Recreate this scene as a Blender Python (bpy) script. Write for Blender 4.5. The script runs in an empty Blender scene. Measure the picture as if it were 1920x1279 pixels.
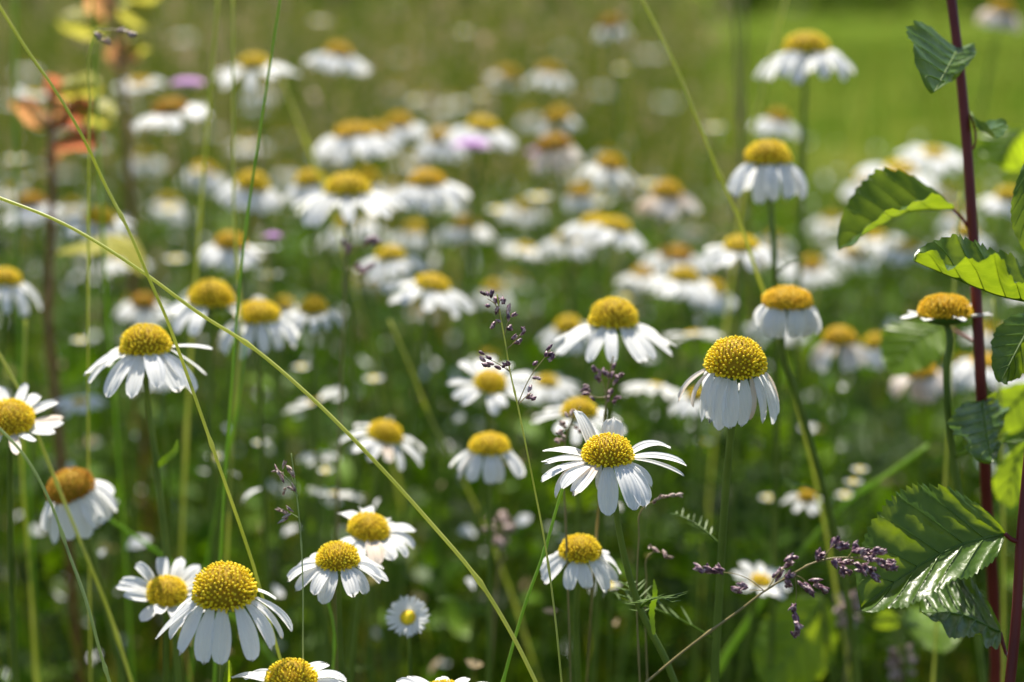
import bpy, math, random
import numpy as np
from mathutils import Vector, Matrix

random.seed(11)
rng = np.random.default_rng(11)
SC = bpy.context.scene
COL = SC.collection
R_ = math.radians

# ------------------------------------------------------------------ camera
CAM_H = 0.63
LENS = 70.0
FPX = LENS / 36.0 * 1920.0
PITCH = R_(10.6)
FOCUS = 0.625
cam_d = bpy.data.cameras.new('camera')
cam = bpy.data.objects.new('camera', cam_d)
COL.objects.link(cam)
cam.location = (0, 0, CAM_H)
cam.rotation_euler = (math.pi / 2 - PITCH, 0, 0)
cam_d.lens = LENS
cam_d.sensor_width = 36
cam_d.clip_start = 0.02
cam_d.clip_end = 600
cam_d.dof.use_dof = True
cam_d.dof.focus_distance = FOCUS
cam_d.dof.aperture_fstop = 6.6
cam_d.dof.aperture_blades = 0
SC.camera = cam

# ------------------------------------------------------------------ world, sun, exposure
SUN_EL, SUN_AZ = R_(60), R_(-6)          # azimuth from +Y (away from the lens), positive to +X
w = bpy.data.worlds.new("World")
SC.world = w
w.use_nodes = True
nt = w.node_tree
sky = nt.nodes.new('ShaderNodeTexSky')
sky.sky_type = 'NISHITA'
sky.sun_disc = False
sky.sun_elevation = SUN_EL
sky.sun_rotation = SUN_AZ
bg = nt.nodes['Background']
bg.inputs['Strength'].default_value = 0.088
nt.links.new(sky.outputs[0], bg.inputs['Color'])
sd = bpy.data.lights.new('sun', 'SUN')
sd.energy = 5.0
sd.angle = R_(0.53)
sd.color = (1.0, 0.93, 0.80)
sun = bpy.data.objects.new('sun', sd)
COL.objects.link(sun)
sdir = Vector((math.sin(SUN_AZ) * math.cos(SUN_EL), math.cos(SUN_AZ) * math.cos(SUN_EL), math.sin(SUN_EL)))
sun.rotation_euler = sdir.to_track_quat('Z', 'Y').to_euler()
sun.location = sdir * 20
SC.view_settings.view_transform = 'Standard'
SC.view_settings.look = 'None'
SC.view_settings.exposure = 1.12
SC.view_settings.gamma = 1.0
SC.cycles.use_denoising = True
SC.cycles.max_bounces = 8
SC.cycles.diffuse_bounces = 4
SC.cycles.transmission_bounces = 5
SC.cycles.caustics_reflective = False
SC.cycles.caustics_refractive = False
SC.cycles.sample_clamp_indirect = 6

# ------------------------------------------------------------------ camera maths: a pixel of the 1920 px photograph plus a depth gives a point
FWD = Vector((0, math.cos(PITCH), -math.sin(PITCH)))
UP = Vector((0, math.sin(PITCH), math.cos(PITCH)))
RT = Vector((1, 0, 0))
CP = Vector((0, 0, CAM_H))
def P(px, py, z):
    return CP + FWD * z + RT * ((px - 960) / FPX * z) - UP * ((py - 639.5) / FPX * z)
def PV(dx, dy, dz, z):
    return FWD * dz + RT * (dx / FPX * z) - UP * (dy / FPX * z)
def proj(p):
    d = Vector(p) - CP
    z = d.dot(FWD)
    return 960 + d.dot(RT) / z * FPX, 639.5 - d.dot(UP) / z * FPX, z

# ------------------------------------------------------------------ materials
def new_mat(name):
    m = bpy.data.materials.new(name)
    m.use_nodes = True
    t = m.node_tree
    b = t.nodes['Principled BSDF']
    return m, t, b
def noise(t, scale, detail=3, coord='Object'):
    tc = t.nodes.new('ShaderNodeTexCoord')
    n = t.nodes.new('ShaderNodeTexNoise')
    n.inputs['Scale'].default_value = scale
    n.inputs['Detail'].default_value = detail
    t.links.new(tc.outputs[coord], n.inputs['Vector'])
    return n
def ramp(t, fac, stops):
    r = t.nodes.new('ShaderNodeValToRGB')
    e = r.color_ramp.elements
    while len(e) < len(stops): e.new(0.5)
    for el, (p, c) in zip(e, stops):
        el.position = p
        el.color = (*c, 1)
    t.links.new(fac, r.inputs['Fac'])
    return r
def leafy(name, stops, trans, rough=0.45, spec=0.4, scale=60, tint=False, tmul=None, bump=0.0, bscale=400, coord='Object'):
    """a thin leaf: principled surface mixed with translucency"""
    m, t, b = new_mat(name)
    if tint:
        a = t.nodes.new('ShaderNodeAttribute'); a.attribute_name = 'tint'
        r = ramp(t, a.outputs['Fac'], stops)
    else:
        n = noise(t, scale, coord=coord)
        r = ramp(t, n.outputs['Fac'], stops)
    t.links.new(r.outputs['Color'], b.inputs['Base Color'])
    b.inputs['Roughness'].default_value = rough
    b.inputs['Specular IOR Level'].default_value = spec
    tr = t.nodes.new('ShaderNodeBsdfTranslucent')
    if tmul:
        mx = t.nodes.new('ShaderNodeMix'); mx.data_type = 'RGBA'; mx.blend_type = 'MULTIPLY'
        mx.inputs['Factor'].default_value = 1
        mx.inputs['B'].default_value = (*tmul, 1)
        t.links.new(r.outputs['Color'], mx.inputs['A'])
        t.links.new(mx.outputs['Result'], tr.inputs['Color'])
    else:
        t.links.new(r.outputs['Color'], tr.inputs['Color'])
    if bump:
        nb = noise(t, bscale, 2)
        bp = t.nodes.new('ShaderNodeBump')
        bp.inputs['Strength'].default_value = bump
        bp.inputs['Distance'].default_value = 0.0006
        t.links.new(nb.outputs['Fac'], bp.inputs['Height'])
        t.links.new(bp.outputs['Normal'], b.inputs['Normal'])
    mix = t.nodes.new('ShaderNodeMixShader')
    mix.inputs['Fac'].default_value = trans
    t.links.new(b.outputs[0], mix.inputs[1])
    t.links.new(tr.outputs[0], mix.inputs[2])
    t.links.new(mix.outputs[0], t.nodes['Material Output'].inputs['Surface'])
    return m
def plain(name, stops, rough=0.5, scale=80, spec=0.4):
    m, t, b = new_mat(name)
    n = noise(t, scale)
    r = ramp(t, n.outputs['Fac'], stops)
    t.links.new(r.outputs['Color'], b.inputs['Base Color'])
    b.inputs['Roughness'].default_value = rough
    b.inputs['Specular IOR Level'].default_value = spec
    return m
M = {}
def veined(m):
    """fine lengthwise veins across a petal: they follow the petal's own width coordinate"""
    t = m.node_tree; b = t.nodes['Principled BSDF']
    a = t.nodes.new('ShaderNodeAttribute'); a.attribute_name = 'strand'
    x = t.nodes.new('ShaderNodeMath'); x.operation = 'MULTIPLY'; x.inputs[1].default_value = 15.0
    sn = t.nodes.new('ShaderNodeMath'); sn.operation = 'SINE'
    t.links.new(a.outputs['Fac'], x.inputs[0]); t.links.new(x.outputs[0], sn.inputs[0])
    bp = t.nodes.new('ShaderNodeBump'); bp.inputs['Strength'].default_value = 0.28; bp.inputs['Distance'].default_value = 0.0005
    t.links.new(sn.outputs[0], bp.inputs['Height']); t.links.new(bp.outputs[0], b.inputs['Normal'])
    tr = [n for n in t.nodes if n.type == 'BSDF_TRANSLUCENT'][0]
    t.links.new(bp.outputs[0], tr.inputs['Normal'])
    return m
M['petal'] = leafy('petal_white', [(0.3, (0.82, 0.82, 0.82)), (0.7, (0.87, 0.87, 0.86))], 0.42, 0.55, 0.25, 90)
veined(M['petal'])
M['petal_loose'] = leafy('petal_loose', [(0.3, (0.74, 0.74, 0.76)), (0.7, (0.84, 0.83, 0.82))], 0.36, 0.55, 0.25, 90)
M['petal_old'] = leafy('petal_withered', [(0.3, (0.66, 0.50, 0.36)), (0.6, (0.80, 0.74, 0.68))], 0.36, 0.6, 0.2, 70)
veined(M['petal_old'])
M['petal_tan'] = leafy('petal_browning', [(0.35, (0.72, 0.56, 0.42)), (0.62, (0.82, 0.80, 0.78))], 0.34, 0.6, 0.2, 55)
veined(M['petal_tan'])
M['petal_pink'] = leafy('petal_pink', [(0.3, (0.60, 0.34, 0.68)), (0.7, (0.74, 0.50, 0.78))], 0.4, 0.6, 0.2, 90)
M['disc'] = plain('disc_yellow', [(0.28, (0.66, 0.40, 0.010)), (0.40, (0.86, 0.62, 0.012)), (0.7, (0.90, 0.74, 0.035))], 0.55, 600, 0.2)
M['disc_orange'] = plain('disc_orange', [(0.3, (0.74, 0.42, 0.012)), (0.7, (0.86, 0.60, 0.025))], 0.6, 220, 0.2)
M['disc_brown'] = plain('disc_brown', [(0.3, (0.36, 0.15, 0.012)), (0.7, (0.58, 0.30, 0.02))], 0.65, 200, 0.2)
M['core'] = plain('disc_core', [(0.3, (0.26, 0.16, 0.010)), (0.7, (0.36, 0.23, 0.012))], 0.7, 200, 0.1)  # dark brown puts the shade under and between florets into the colour
M['calyx'] = leafy('calyx_green', [(0.3, (0.06, 0.13, 0.02)), (0.7, (0.12, 0.22, 0.04))], 0.2, 0.5)
M['stem'] = plain('stem_green', [(0.3, (0.085, 0.135, 0.018)), (0.7, (0.16, 0.22, 0.034))], 0.5, 60, 0.25)
M['stem_brown'] = plain('stem_brown', [(0.3, (0.10, 0.075, 0.02)), (0.7, (0.17, 0.12, 0.035))], 0.5, 60)
M['stalk'] = leafy('stalk_straw_green', [(0.3, (0.50, 0.54, 0.12)), (0.7, (0.62, 0.64, 0.20))], 0.6, 0.4, 0.5, 40)
M['stalk_green'] = leafy('stalk_green', [(0.3, (0.26, 0.44, 0.05)), (0.7, (0.38, 0.54, 0.08))], 0.6, 0.4, 0.5, 40)
M['stalk_grey'] = leafy('stalk_grey_green', [(0.3, (0.34, 0.42, 0.2)), (0.7, (0.45, 0.52, 0.28))], 0.6, 0.4, 0.5, 40)
M['stalk_brown'] = leafy('stalk_brown', [(0.3, (0.22, 0.18, 0.06)), (0.7, (0.30, 0.24, 0.09))], 0.15, 0.5, 0.4, 40)
M['stem_blade'] = leafy('dark_blade', [(0.3, (0.03, 0.07, 0.006)), (0.7, (0.06, 0.12, 0.01))], 0.4, 0.5, 0.2, 40)
M['spike'] = leafy('spikelet_purple', [(0.36, (0.06, 0.022, 0.045)), (0.50, (0.19, 0.08, 0.12)), (0.62, (0.55, 0.40, 0.40))], 0.2, 0.4, 0.5, 700)
M['spike_pale'] = leafy('spikelet_pale', [(0.35, (0.15, 0.06, 0.08)), (0.5, (0.42, 0.30, 0.26)), (0.7, (0.62, 0.52, 0.46))], 0.25, 0.5, 0.4, 700)
M['red_stem'] = plain('red_stem', [(0.3, (0.10, 0.012, 0.012)), (0.7, (0.17, 0.026, 0.022))], 0.4, 50, 0.25)
M['rust_stem'] = plain('rust_stem', [(0.3, (0.14, 0.05, 0.02)), (0.7, (0.22, 0.085, 0.03))], 0.5, 50)
M['leaf_dark'] = leafy('leaf_dark_green', [(0.3, (0.050, 0.110, 0.010)), (0.7, (0.085, 0.165, 0.014))], 0.48, 0.34, 0.45, 120, tmul=(2.9, 2.0, 0.7), bump=0.35, bscale=420)
M['leaf_lit'] = leafy('leaf_sunlit_green', [(0.3, (0.12, 0.22, 0.015)), (0.7, (0.18, 0.30, 0.02))], 0.6, 0.4, 0.4, 60, tmul=(2.3, 1.8, 0.8))  # lit leaf copy: sun through the blade put into a brighter colour
M['leaf_yellow'] = leafy('leaf_yellow', [(0.3, (0.42, 0.40, 0.05)), (0.7, (0.55, 0.50, 0.08))], 0.6, 0.5, 0.3, 60)
M['leaf_orange'] = leafy('leaf_orange', [(0.3, (0.62, 0.26, 0.10)), (0.7, (0.70, 0.38, 0.16))], 0.6, 0.5, 0.3, 40)
M['leaf_red'] = leafy('leaf_red', [(0.3, (0.52, 0.13, 0.07)), (0.7, (0.66, 0.24, 0.11))], 0.6, 0.5, 0.3, 40)
M['vein'] = leafy('leaf_vein', [(0.3, (0.10, 0.18, 0.03)), (0.7, (0.16, 0.25, 0.05))], 0.4, 0.5, 0.3, 40, tmul=(2.2, 2.0, .8))
M['stem_leaf'] = leafy('stem_leaf', [(0.3, (0.06, 0.12, 0.01)), (0.7, (0.11, 0.19, 0.02))], 0.4, 0.5, 0.3, 60, tmul=(1.6, 1.5, 0.5))
M['dry'] = leafy('dry_leaf', [(0.3, (0.30, 0.20, 0.11)), (0.7, (0.48, 0.36, 0.24))], 0.3, 0.6, 0.3, 60)
M['grass'] = leafy('grass_blades', [(0.0, (0.008, 0.019, 0.001)), (0.45, (0.026, 0.066, 0.002)), (0.72, (0.085, 0.190, 0.004)), (0.94, (0.17, 0.18, 0.02)), (1.0, (0.26, 0.18, 0.08))], 0.30, 0.5, 0.14, tint=True, tmul=(1.5, 1.4, 0.4))
M['tall_grass'] = leafy('tall_grass_blades', [(0.0, (0.018, 0.040, 0.002)), (0.5, (0.055, 0.110, 0.005)), (0.8, (0.13, 0.18, 0.014)), (0.92, (0.26, 0.24, 0.05)), (1.0, (0.34, 0.24, 0.12))], 0.32, 0.6, 0.06, tint=True, tmul=(1.3, 1.2, 0.5))
M['lawn'] = leafy('lawn_blades', [(0.0, (0.022, 0.05, 0.002)), (0.55, (0.075, 0.12, 0.010)), (1.0, (0.18, 0.19, 0.04))], 0.32, 0.6, 0.06, tint=True, tmul=(1.3, 1.2, 0.5))
M['heads'] = leafy('dry_seed_heads', [(0.0, (0.22, 0.20, 0.06)), (0.5, (0.36, 0.28, 0.12)), (1.0, (0.46, 0.33, 0.24))], 0.35, 0.6, 0.3, tint=True)
M['under'] = leafy('feathery_leaves', [(0.0, (0.008, 0.022, 0.001)), (0.5, (0.026, 0.065, 0.002)), (0.8, (0.080, 0.175, 0.005)), (1.0, (0.14, 0.25, 0.010))], 0.32, 0.5, 0.15, tint=True, tmul=(1.4, 1.3, 0.4))

# ------------------------------------------------------------------ mesh helpers
def mesh_obj(name, verts, faces, mat, parent=None, origin=None, smooth=True):
    o_ = Vector(origin) if origin is not None else Vector((0, 0, 0))
    me = bpy.data.meshes.new(name)
    me.from_pydata([tuple(Vector(v) - o_) for v in verts], [], faces)
    if smooth: me.shade_smooth()
    me.materials.append(M[mat] if isinstance(mat, str) else mat)
    o = bpy.data.objects.new(name, me)
    COL.objects.link(o)
    if parent is not None: o.parent = parent
    else: o.location = o_
    return o
def mesh_np(name, v, q, mat, tint=None, smooth=True):
    me = bpy.data.meshes.new(name)
    me.vertices.add(len(v)); me.vertices.foreach_set('co', np.ascontiguousarray(v, dtype=np.float32).ravel())
    n = len(q); k = q.shape[1]
    me.loops.add(n * k); me.loops.foreach_set('vertex_index', np.ascontiguousarray(q, dtype=np.int32).ravel())
    me.polygons.add(n)
    me.polygons.foreach_set('loop_start', np.arange(0, n * k, k, dtype=np.int32))
    me.polygons.foreach_set('loop_total', np.full(n, k, dtype=np.int32))
    me.update(calc_edges=True)
    if smooth: me.shade_smooth()
    if tint is not None:
        a = me.attributes.new('tint', 'FLOAT', 'FACE')
        a.data.foreach_set('value', np.ascontiguousarray(tint, dtype=np.float32))
    me.materials.append(M[mat])
    o = bpy.data.objects.new(name, me)
    COL.objects.link(o)
    return o
def tag(o, label=None, cat=None, group=None, kind=None):
    if label: o['label'] = label
    if cat: o['category'] = cat
    if group: o['group'] = group
    if kind: o['kind'] = kind
    return o
def empty(name, loc):
    o = bpy.data.objects.new(name, None)
    o.empty_display_size = 0.02
    COL.objects.link(o)
    o.location = loc
    return o
def catmull(pts, sub=6):
    """smooth curve through the points; tangents scale with each span so that it never loops"""
    pts = [Vector(p) for p in pts]
    if len(pts) == 2: pts = [pts[0], pts[0].lerp(pts[1], .5), pts[1]]
    n = len(pts); tg = []
    for i in range(n):
        a = (pts[i] - pts[i - 1]) if i else (pts[1] - pts[0])
        b = (pts[i + 1] - pts[i]) if i < n - 1 else (pts[i] - pts[i - 1])
        la, lb = max(a.length, 1e-9), max(b.length, 1e-9)
        t = (a / la) * lb + (b / lb) * la
        tg.append(t.normalized() if t.length > 1e-9 else a / la)
    out = []
    for i in range(n - 1):
        p, q = pts[i], pts[i + 1]; l = (q - p).length
        for k in range(sub):
            t = k / sub; t2 = t * t; t3 = t2 * t
            out.append(p * (2 * t3 - 3 * t2 + 1) + tg[i] * l * (t3 - 2 * t2 + t) + q * (-2 * t3 + 3 * t2) + tg[i + 1] * l * (t3 - t2))
    out.append(pts[-1])
    return out
class MB:
    def __init__(self): self.v = []; self.f = []
    def add(self, v, f):
        b = len(self.v)
        self.v += [Vector(x) for x in v]
        self.f += [tuple(i + b for i in q) for q in f]
    def tube(self, pts, r0, r1=None, sides=6, cap=True, nodes=()):
        n = len(pts); r1 = r0 if r1 is None else r1
        v = []; f = []
        ref = Vector((0.31, 0.9, 0.2))
        for i, p in enumerate(pts):
            d = (pts[min(i + 1, n - 1)] - pts[max(i - 1, 0)])
            d = d.normalized() if d.length > 1e-9 else Vector((0, 0, 1))
            a = d.cross(ref).normalized(); b = d.cross(a)
            r = r0 + (r1 - r0) * i / (n - 1)
            if i in nodes: r *= 1.6
            for k in range(sides):
                th = 2 * math.pi * k / sides
                v.append(p + (a * math.cos(th) + b * math.sin(th)) * r)
        for i in range(n - 1):
            for k in range(sides):
                k2 = (k + 1) % sides
                f.append((i * sides + k, i * sides + k2, (i + 1) * sides + k2, (i + 1) * sides + k))
        if cap:
            f.append(tuple(range(sides))[::-1]); f.append(tuple((n - 1) * sides + k for k in range(sides)))
        self.add(v, f)
    def spindle(self, p, d, L, r, sides=5):
        """a pointed grain from p along d"""
        d = Vector(d).normalized()
        a = d.cross(Vector((0.3, 0.2, 0.93))).normalized(); b = d.cross(a)
        prof = [(0.0, .25), (.22, .85), (.5, 1), (.78, .6), (1, .06)]
        v = []; f = []
        for t, s in prof:
            for k in range(sides):
                th = 2 * math.pi * k / sides
                v.append(p + d * (t * L) + (a * math.cos(th) + b * math.sin(th)) * (r * s))
        for i in range(len(prof) - 1):
            for k in range(sides):
                k2 = (k + 1) % sides
                f.append((i * sides + k, i * sides + k2, (i + 1) * sides + k2, (i + 1) * sides + k))
        self.add(v, f)
    def build(self, name, mat, parent=None, origin=None, smooth=True):
        return mesh_obj(name, self.v, self.f, mat, parent, origin, smooth)

# ------------------------------------------------------------------ the setting: ground, lawn
def ground_mat():
    m, t, b = new_mat('meadow_ground')
    g = t.nodes.new('ShaderNodeNewGeometry')
    sx = t.nodes.new('ShaderNodeSeparateXYZ'); t.links.new(g.outputs['Position'], sx.inputs[0])
    mr = t.nodes.new('ShaderNodeMapRange')
    mr.inputs['From Min'].default_value = 2.5; mr.inputs['From Max'].default_value = 7.0
    t.links.new(sx.outputs['Y'], mr.inputs['Value'])
    n1 = noise(t, 14, 5); n2 = noise(t, 0.6, 6)
    soil = ramp(t, n1.outputs['Fac'], [(0.3, (0.025, 0.020, 0.010)), (0.6, (0.04, 0.05, 0.014)), (0.8, (0.06, 0.085, 0.02))])
    lawn = ramp(t, n2.outputs['Fac'], [(0.36, (0.035, 0.070, 0.004)), (0.5, (0.07, 0.115, 0.012)), (0.64, (0.13, 0.145, 0.028))])
    n2.inputs['Scale'].default_value = 2.2
    mx = t.nodes.new('ShaderNodeMix'); mx.data_type = 'RGBA'
    t.links.new(mr.outputs[0], mx.inputs['Factor'])
    t.links.new(soil.outputs[0], mx.inputs['A']); t.links.new(lawn.outputs[0], mx.inputs['B'])
    t.links.new(mx.outputs['Result'], b.inputs['Base Color'])
    b.inputs['Roughness'].default_value = 1.0
    b.inputs['Specular IOR Level'].default_value = 0.0
    bp = t.nodes.new('ShaderNodeBump'); bp.inputs['Strength'].default_value = 0.6; bp.inputs['Distance'].default_value = 0.02
    t.links.new(n1.outputs['Fac'], bp.inputs['Height']); t.links.new(bp.outputs[0], b.inputs['Normal'])
    return m
M['ground'] = ground_mat()
tag(mesh_obj('ground', [(-300, -60, 0), (300, -60, 0), (300, 500, 0), (-300, 500, 0)], [(0, 1, 2, 3)], 'ground'), kind='structure')

def clear_of(x, y):
    """small openings in the canopy, where the photograph shows lit leaves low down"""
    k = np.ones(len(x), bool)
    for cx, cy, rx, ry in ((.118, .90, .05, .22), (.20, .86, .05, .12)):
        k &= ((x - cx) / rx) ** 2 + ((y - cy) / ry) ** 2 > 1
    return k
def low(y):
    """the sward is lowered in front to bare the shaded growth behind, full height from about a metre on"""
    t = np.clip((np.asarray(y) - .94) / .22, 0, 1)
    return .58 + .42 * t * t * (3 - 2 * t)
def blades(name, mat, n, ylo, yhi, spread, pad, hlo, hhi, wlo, whi, rows=5, ypow=1.0, dens=None, tintf=None, bend=(0.1, 0.6), hpow=1.3, low_front=False, clump=False):
    u = rng.random(n)
    y = ylo + (yhi - ylo) * u ** ypow
    x = (rng.random(n) * 2 - 1) * (y * spread + pad)
    if dens is not None:
        k = dens(x, y); x, y = x[k], y[k]; n = len(x)
    k = clear_of(x, y); x, y = x[k], y[k]; n = len(x)
    h = hlo + (hhi - hlo) * rng.random(n) ** hpow
    if low_front: h = h * low(y)
    az = rng.random(n) * 6.283
    be = bend[0] + (bend[1] - bend[0]) * rng.random(n) ** 1.5
    le = rng.random(n) * 0.25
    wd = (wlo + (whi - wlo) * rng.random(n))
    sa = az + math.pi / 2 + (rng.random(n) - .5) * 1.6
    V = np.zeros((n, rows, 2, 3))
    for r in range(rows):
        t = r / (rows - 1)
        off = h * (le * t + be * t * t)
        cx = x + np.cos(az) * off; cy = y + np.sin(az) * off
        cz = h * (t - 0.35 * be * t * t)
        ww = wd * max(0.04, (1 - t ** 1.8)) * (0.75 + 0.25 * min(1, t * 4)) * .5
        for s, sg in enumerate((-1, 1)):
            V[:, r, s, 0] = cx + np.cos(sa) * ww * sg
            V[:, r, s, 1] = cy + np.sin(sa) * ww * sg
            V[:, r, s, 2] = cz
    base = (np.arange(n) * rows * 2)[:, None]
    Q = np.concatenate([base + np.array([2 * r, 2 * r + 1, 2 * r + 3, 2 * r + 2])[None] for r in range(rows - 1)], axis=1).reshape(-1, 4)
    ti = tintf(n) if tintf else rng.random(n)
    if clump: ti = np.clip(.45 * ti + .55 * (.5 + .3 * np.sin(x * 5.1 + 2 * np.sin(y * 1.3)) + .3 * np.sin(y * 2.7 + 3 * np.sin(x * 2.2))), 0, 1)
    return mesh_np(name, V.reshape(-1, 3), Q, mat, np.repeat(ti, rows - 1))
g1 = blades('meadow_grass', 'grass', 30000, 0.70, 3.0, 0.34, 0.06, 0.14, 0.40, 0.0014, 0.0042, 6, 0.85, bend=(0.1, 0.7), low_front=True)
tag(g1, 'dense green meadow grass among the daisy stems', 'grass', kind='stuff')
gs = blades('bare_stems', 'tall_grass', 700, 0.74, 1.9, 0.34, 0.05, 0.24, 0.46, 0.0008, 0.0020, 7, 1.0, tintf=lambda n: .4 + .6 * rng.random(n), bend=(0.0, 0.18))
g4 = blades('tall_stems', 'tall_grass', 1000, 1.3, 5.5, 0.34, 0.05, 0.40, 0.76, 0.0016, 0.0038, 7, 0.9, tintf=lambda n: .5 + .5 * rng.random(n), bend=(0.0, 0.2), dens=lambda x, y: (x < .06 * y) | (rng.random(len(x)) < .65))
tag(g4, 'tall pale grass stems rising over the far daisies', 'grass stems', kind='stuff')
tag(gs, 'thin bare grass stems standing among the daisies', 'grass stems', kind='stuff')
g2 = blades('tall_meadow_grass', 'tall_grass', 46000, 2.2, 26.0, 0.36, 0.2, 0.15, 0.46, 0.003, 0.009, 5, 1.25, dens=lambda x, y: x < 0.085 * y + rng.normal(0, .15, len(x)))
tag(g2, 'taller olive grass behind the daisies beside the mown lawn', 'grass', kind='stuff')
g3 = blades('lawn_grass', 'lawn', 30000, 2.0, 18.0, 0.36, 0.3, 0.03, 0.12, 0.003, 0.008, 4, 0.7, clump=True)
tag(g3, 'short bright lawn grass beyond the daisy patch', 'grass', kind='stuff')

def feathery(name, n, ylo, yhi, hlo, hhi, lo, hi, cx=None):
    """little compound leaves on thin midribs, like mayweed foliage"""
    Vs = []; Qs = []; T = []; c = 0
    for i in range(n):
        y = ylo + (yhi - ylo) * rng.random() ** 0.8
        x = (rng.random() * 2 - 1) * (y * 0.34 + 0.08)
        if cx is not None:
            x, y = cx[0] + rng.normal(0, cx[2]), cx[1] + rng.normal(0, cx[3])
        z = hlo + (hhi - hlo) * rng.random()
        if cx is None: z *= float(low(y))
        az = rng.random() * 6.283; el = R_(rng.uniform(15, 75))
        d = np.array([math.cos(az) * math.cos(el), math.sin(az) * math.cos(el), math.sin(el)])
        s = np.array([-math.sin(az), math.cos(az), 0.0])
        nn = np.cross(d, s)
        L = rng.uniform(lo, hi); p0 = np.array([x, y, z]); tt = rng.random()
        m = int(rng.integers(6, 10))
        for k in range(m):
            t = (k + .6) / m
            pm = p0 + d * L * t - np.array([0, 0, 1.]) * (t * t * L * .3)
            ll = L * .38 * math.sin(math.pi * (0.15 + .8 * t)) + .002
            for sg in (-1, 1):
                dd = s * sg * .8 + d * .6 + nn * rng.uniform(-.3, .4)
                wv = np.cross(dd, nn); wv /= np.linalg.norm(wv) + 1e-9
                a = pm; b = pm + dd * ll
                ww = rng.uniform(.0005, .0013)
                mid = pm + dd * ll * .55
                Vs += [a - wv * ww * .4, a + wv * ww * .4, mid + wv * ww, mid - wv * ww, b]
                Qs += [(c, c + 1, c + 2, c + 3), (c + 3, c + 2, c + 4, c + 4)]
                T += [tt, tt]; c += 5
    v = np.array(Vs)
    q1 = [q for q in Qs if q[2] != q[3]]
    me = bpy.data.meshes.new(name)
    me.from_pydata(v.tolist(), [], [q if q[2] != q[3] else q[:3] for q in Qs])
    a = me.attributes.new('tint', 'FLOAT', 'FACE'); a.data.foreach_set('value', np.array(T, dtype=np.float32))
    me.materials.append(M['under'])
    o = bpy.data.objects.new(name, me); COL.objects.link(o)
    return o
tag(feathery('undergrowth', 8500, 0.74, 2.4, 0.08, 0.355, 0.02, 0.05), 'fine feathery daisy foliage filling the low meadow', 'undergrowth', kind='stuff')
tag(feathery('feathery_foliage', 420, 0, 0, 0.16, 0.37, 0.025, 0.055, cx=(0.14, 1.06, 0.04, 0.06)), 'bright feathery leaf mass under the drooping old daisy', 'undergrowth', kind='stuff')

def leaf_litter(name, mat, n, ylo, yhi, hlo, hhi, llo, lhi, asp, tint):
    """loose small pointed leaves, husks and petals, some for glints, caught in the canopy, at every tilt"""
    y = ylo + (yhi - ylo) * rng.random(n) ** .8
    x = (rng.random(n) * 2 - 1) * (y * .32 + .05)
    k = clear_of(x, y); x, y = x[k], y[k]; n = len(x)
    z = hlo + (hhi - hlo) * rng.random(n) ** .7
    if mat == 'under': z = z * low(y)
    c = np.stack([x, y, z], 1)
    a = rng.normal(size=(n, 3)); a[:, 2] *= .7; a /= np.linalg.norm(a, axis=1)[:, None]
    b = np.cross(a, rng.normal(size=(n, 3))); b /= np.linalg.norm(b, axis=1)[:, None]
    nn = np.cross(a, b)
    L = (llo + (lhi - llo) * rng.random(n) ** 1.5)[:, None]; W = L * asp
    V = np.zeros((n, 8, 3))
    for q, (t, wv, hh) in enumerate([(-.5, .12, 0), (-.1, .5, .10), (.25, .45, .08), (.5, .05, -.08)]):
        V[:, 2 * q] = c + a * L * t + b * W * wv + nn * L * hh
        V[:, 2 * q + 1] = c + a * L * t - b * W * wv + nn * L * hh
    base = (np.arange(n) * 8)[:, None]
    Q = np.concatenate([base + np.array([2 * r, 2 * r + 1, 2 * r + 3, 2 * r + 2])[None] for r in range(3)], axis=1).reshape(-1, 4)
    return mesh_np(name, V.reshape(-1, 3), Q, mat, np.repeat(tint(n), 3))
tag(leaf_litter('ground_cover', 'under', 7500, .74, 2.6, .12, .36, .010, .034, .42, lambda n: .3 + .7 * rng.random(n)), 'small broad green leaves crowding the low meadow', 'ground cover', kind='stuff')
tag(leaf_litter('grass_husks', 'heads', 750, .72, 2.2, .20, .40, .004, .011, .4, lambda n: rng.random(n)), 'loose tan husks and seeds caught among the grass', 'husks', kind='stuff')
tag(leaf_litter('petal_glints', 'petal_loose', 950, .78, 2.6, .22, .42, .005, .013, .5, lambda n: rng.random(n)), 'loose white petals caught among the grass, many added as glints', 'petals', kind='stuff')  # petals multiplied to give bright blurred glints in the undergrowth

# dry seed heads far behind: loose tiny grains on thin hairs, uncountable
def seed_haze():
    Vs = []; Qs = []; T = []
    n = 2300
    for i in range(n):
        y = 1.6 + 6.0 * rng.random() ** 1.1
        x = (rng.random() * 2 - 1) * (y * .32)
        if x > 0.11 * y: continue
        z = rng.uniform(.26, .60)
        tt = rng.random(); L = rng.uniform(.03, .08); lean = rng.normal(0, .2, 2)
        for k in range(9):
            t = rng.random()
            p = np.array([x + lean[0] * L * t, y + lean[1] * L * t, z + L * t])
            d = np.array([rng.normal(0, .7), rng.normal(0, .7), 1.0]); d /= np.linalg.norm(d)
            s = np.cross(d, [rng.normal(), rng.normal(), .1]); s /= np.linalg.norm(s) + 1e-9
            l, ww = rng.uniform(.007, .014), rng.uniform(.0015, .003)
            c = len(Vs)
            Vs += [p, p + d * l * .5 + s * ww, p + d * l, p + d * l * .5 - s * ww]
            Qs.append((c, c + 1, c + 2, c + 3)); T.append(tt)
    return mesh_np('seed_heads', np.array(Vs), np.array(Qs), 'heads', np.array(T))
tag(seed_haze(), 'beige dry grass seed heads hazing the far meadow', 'seed heads', kind='stuff')

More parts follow.
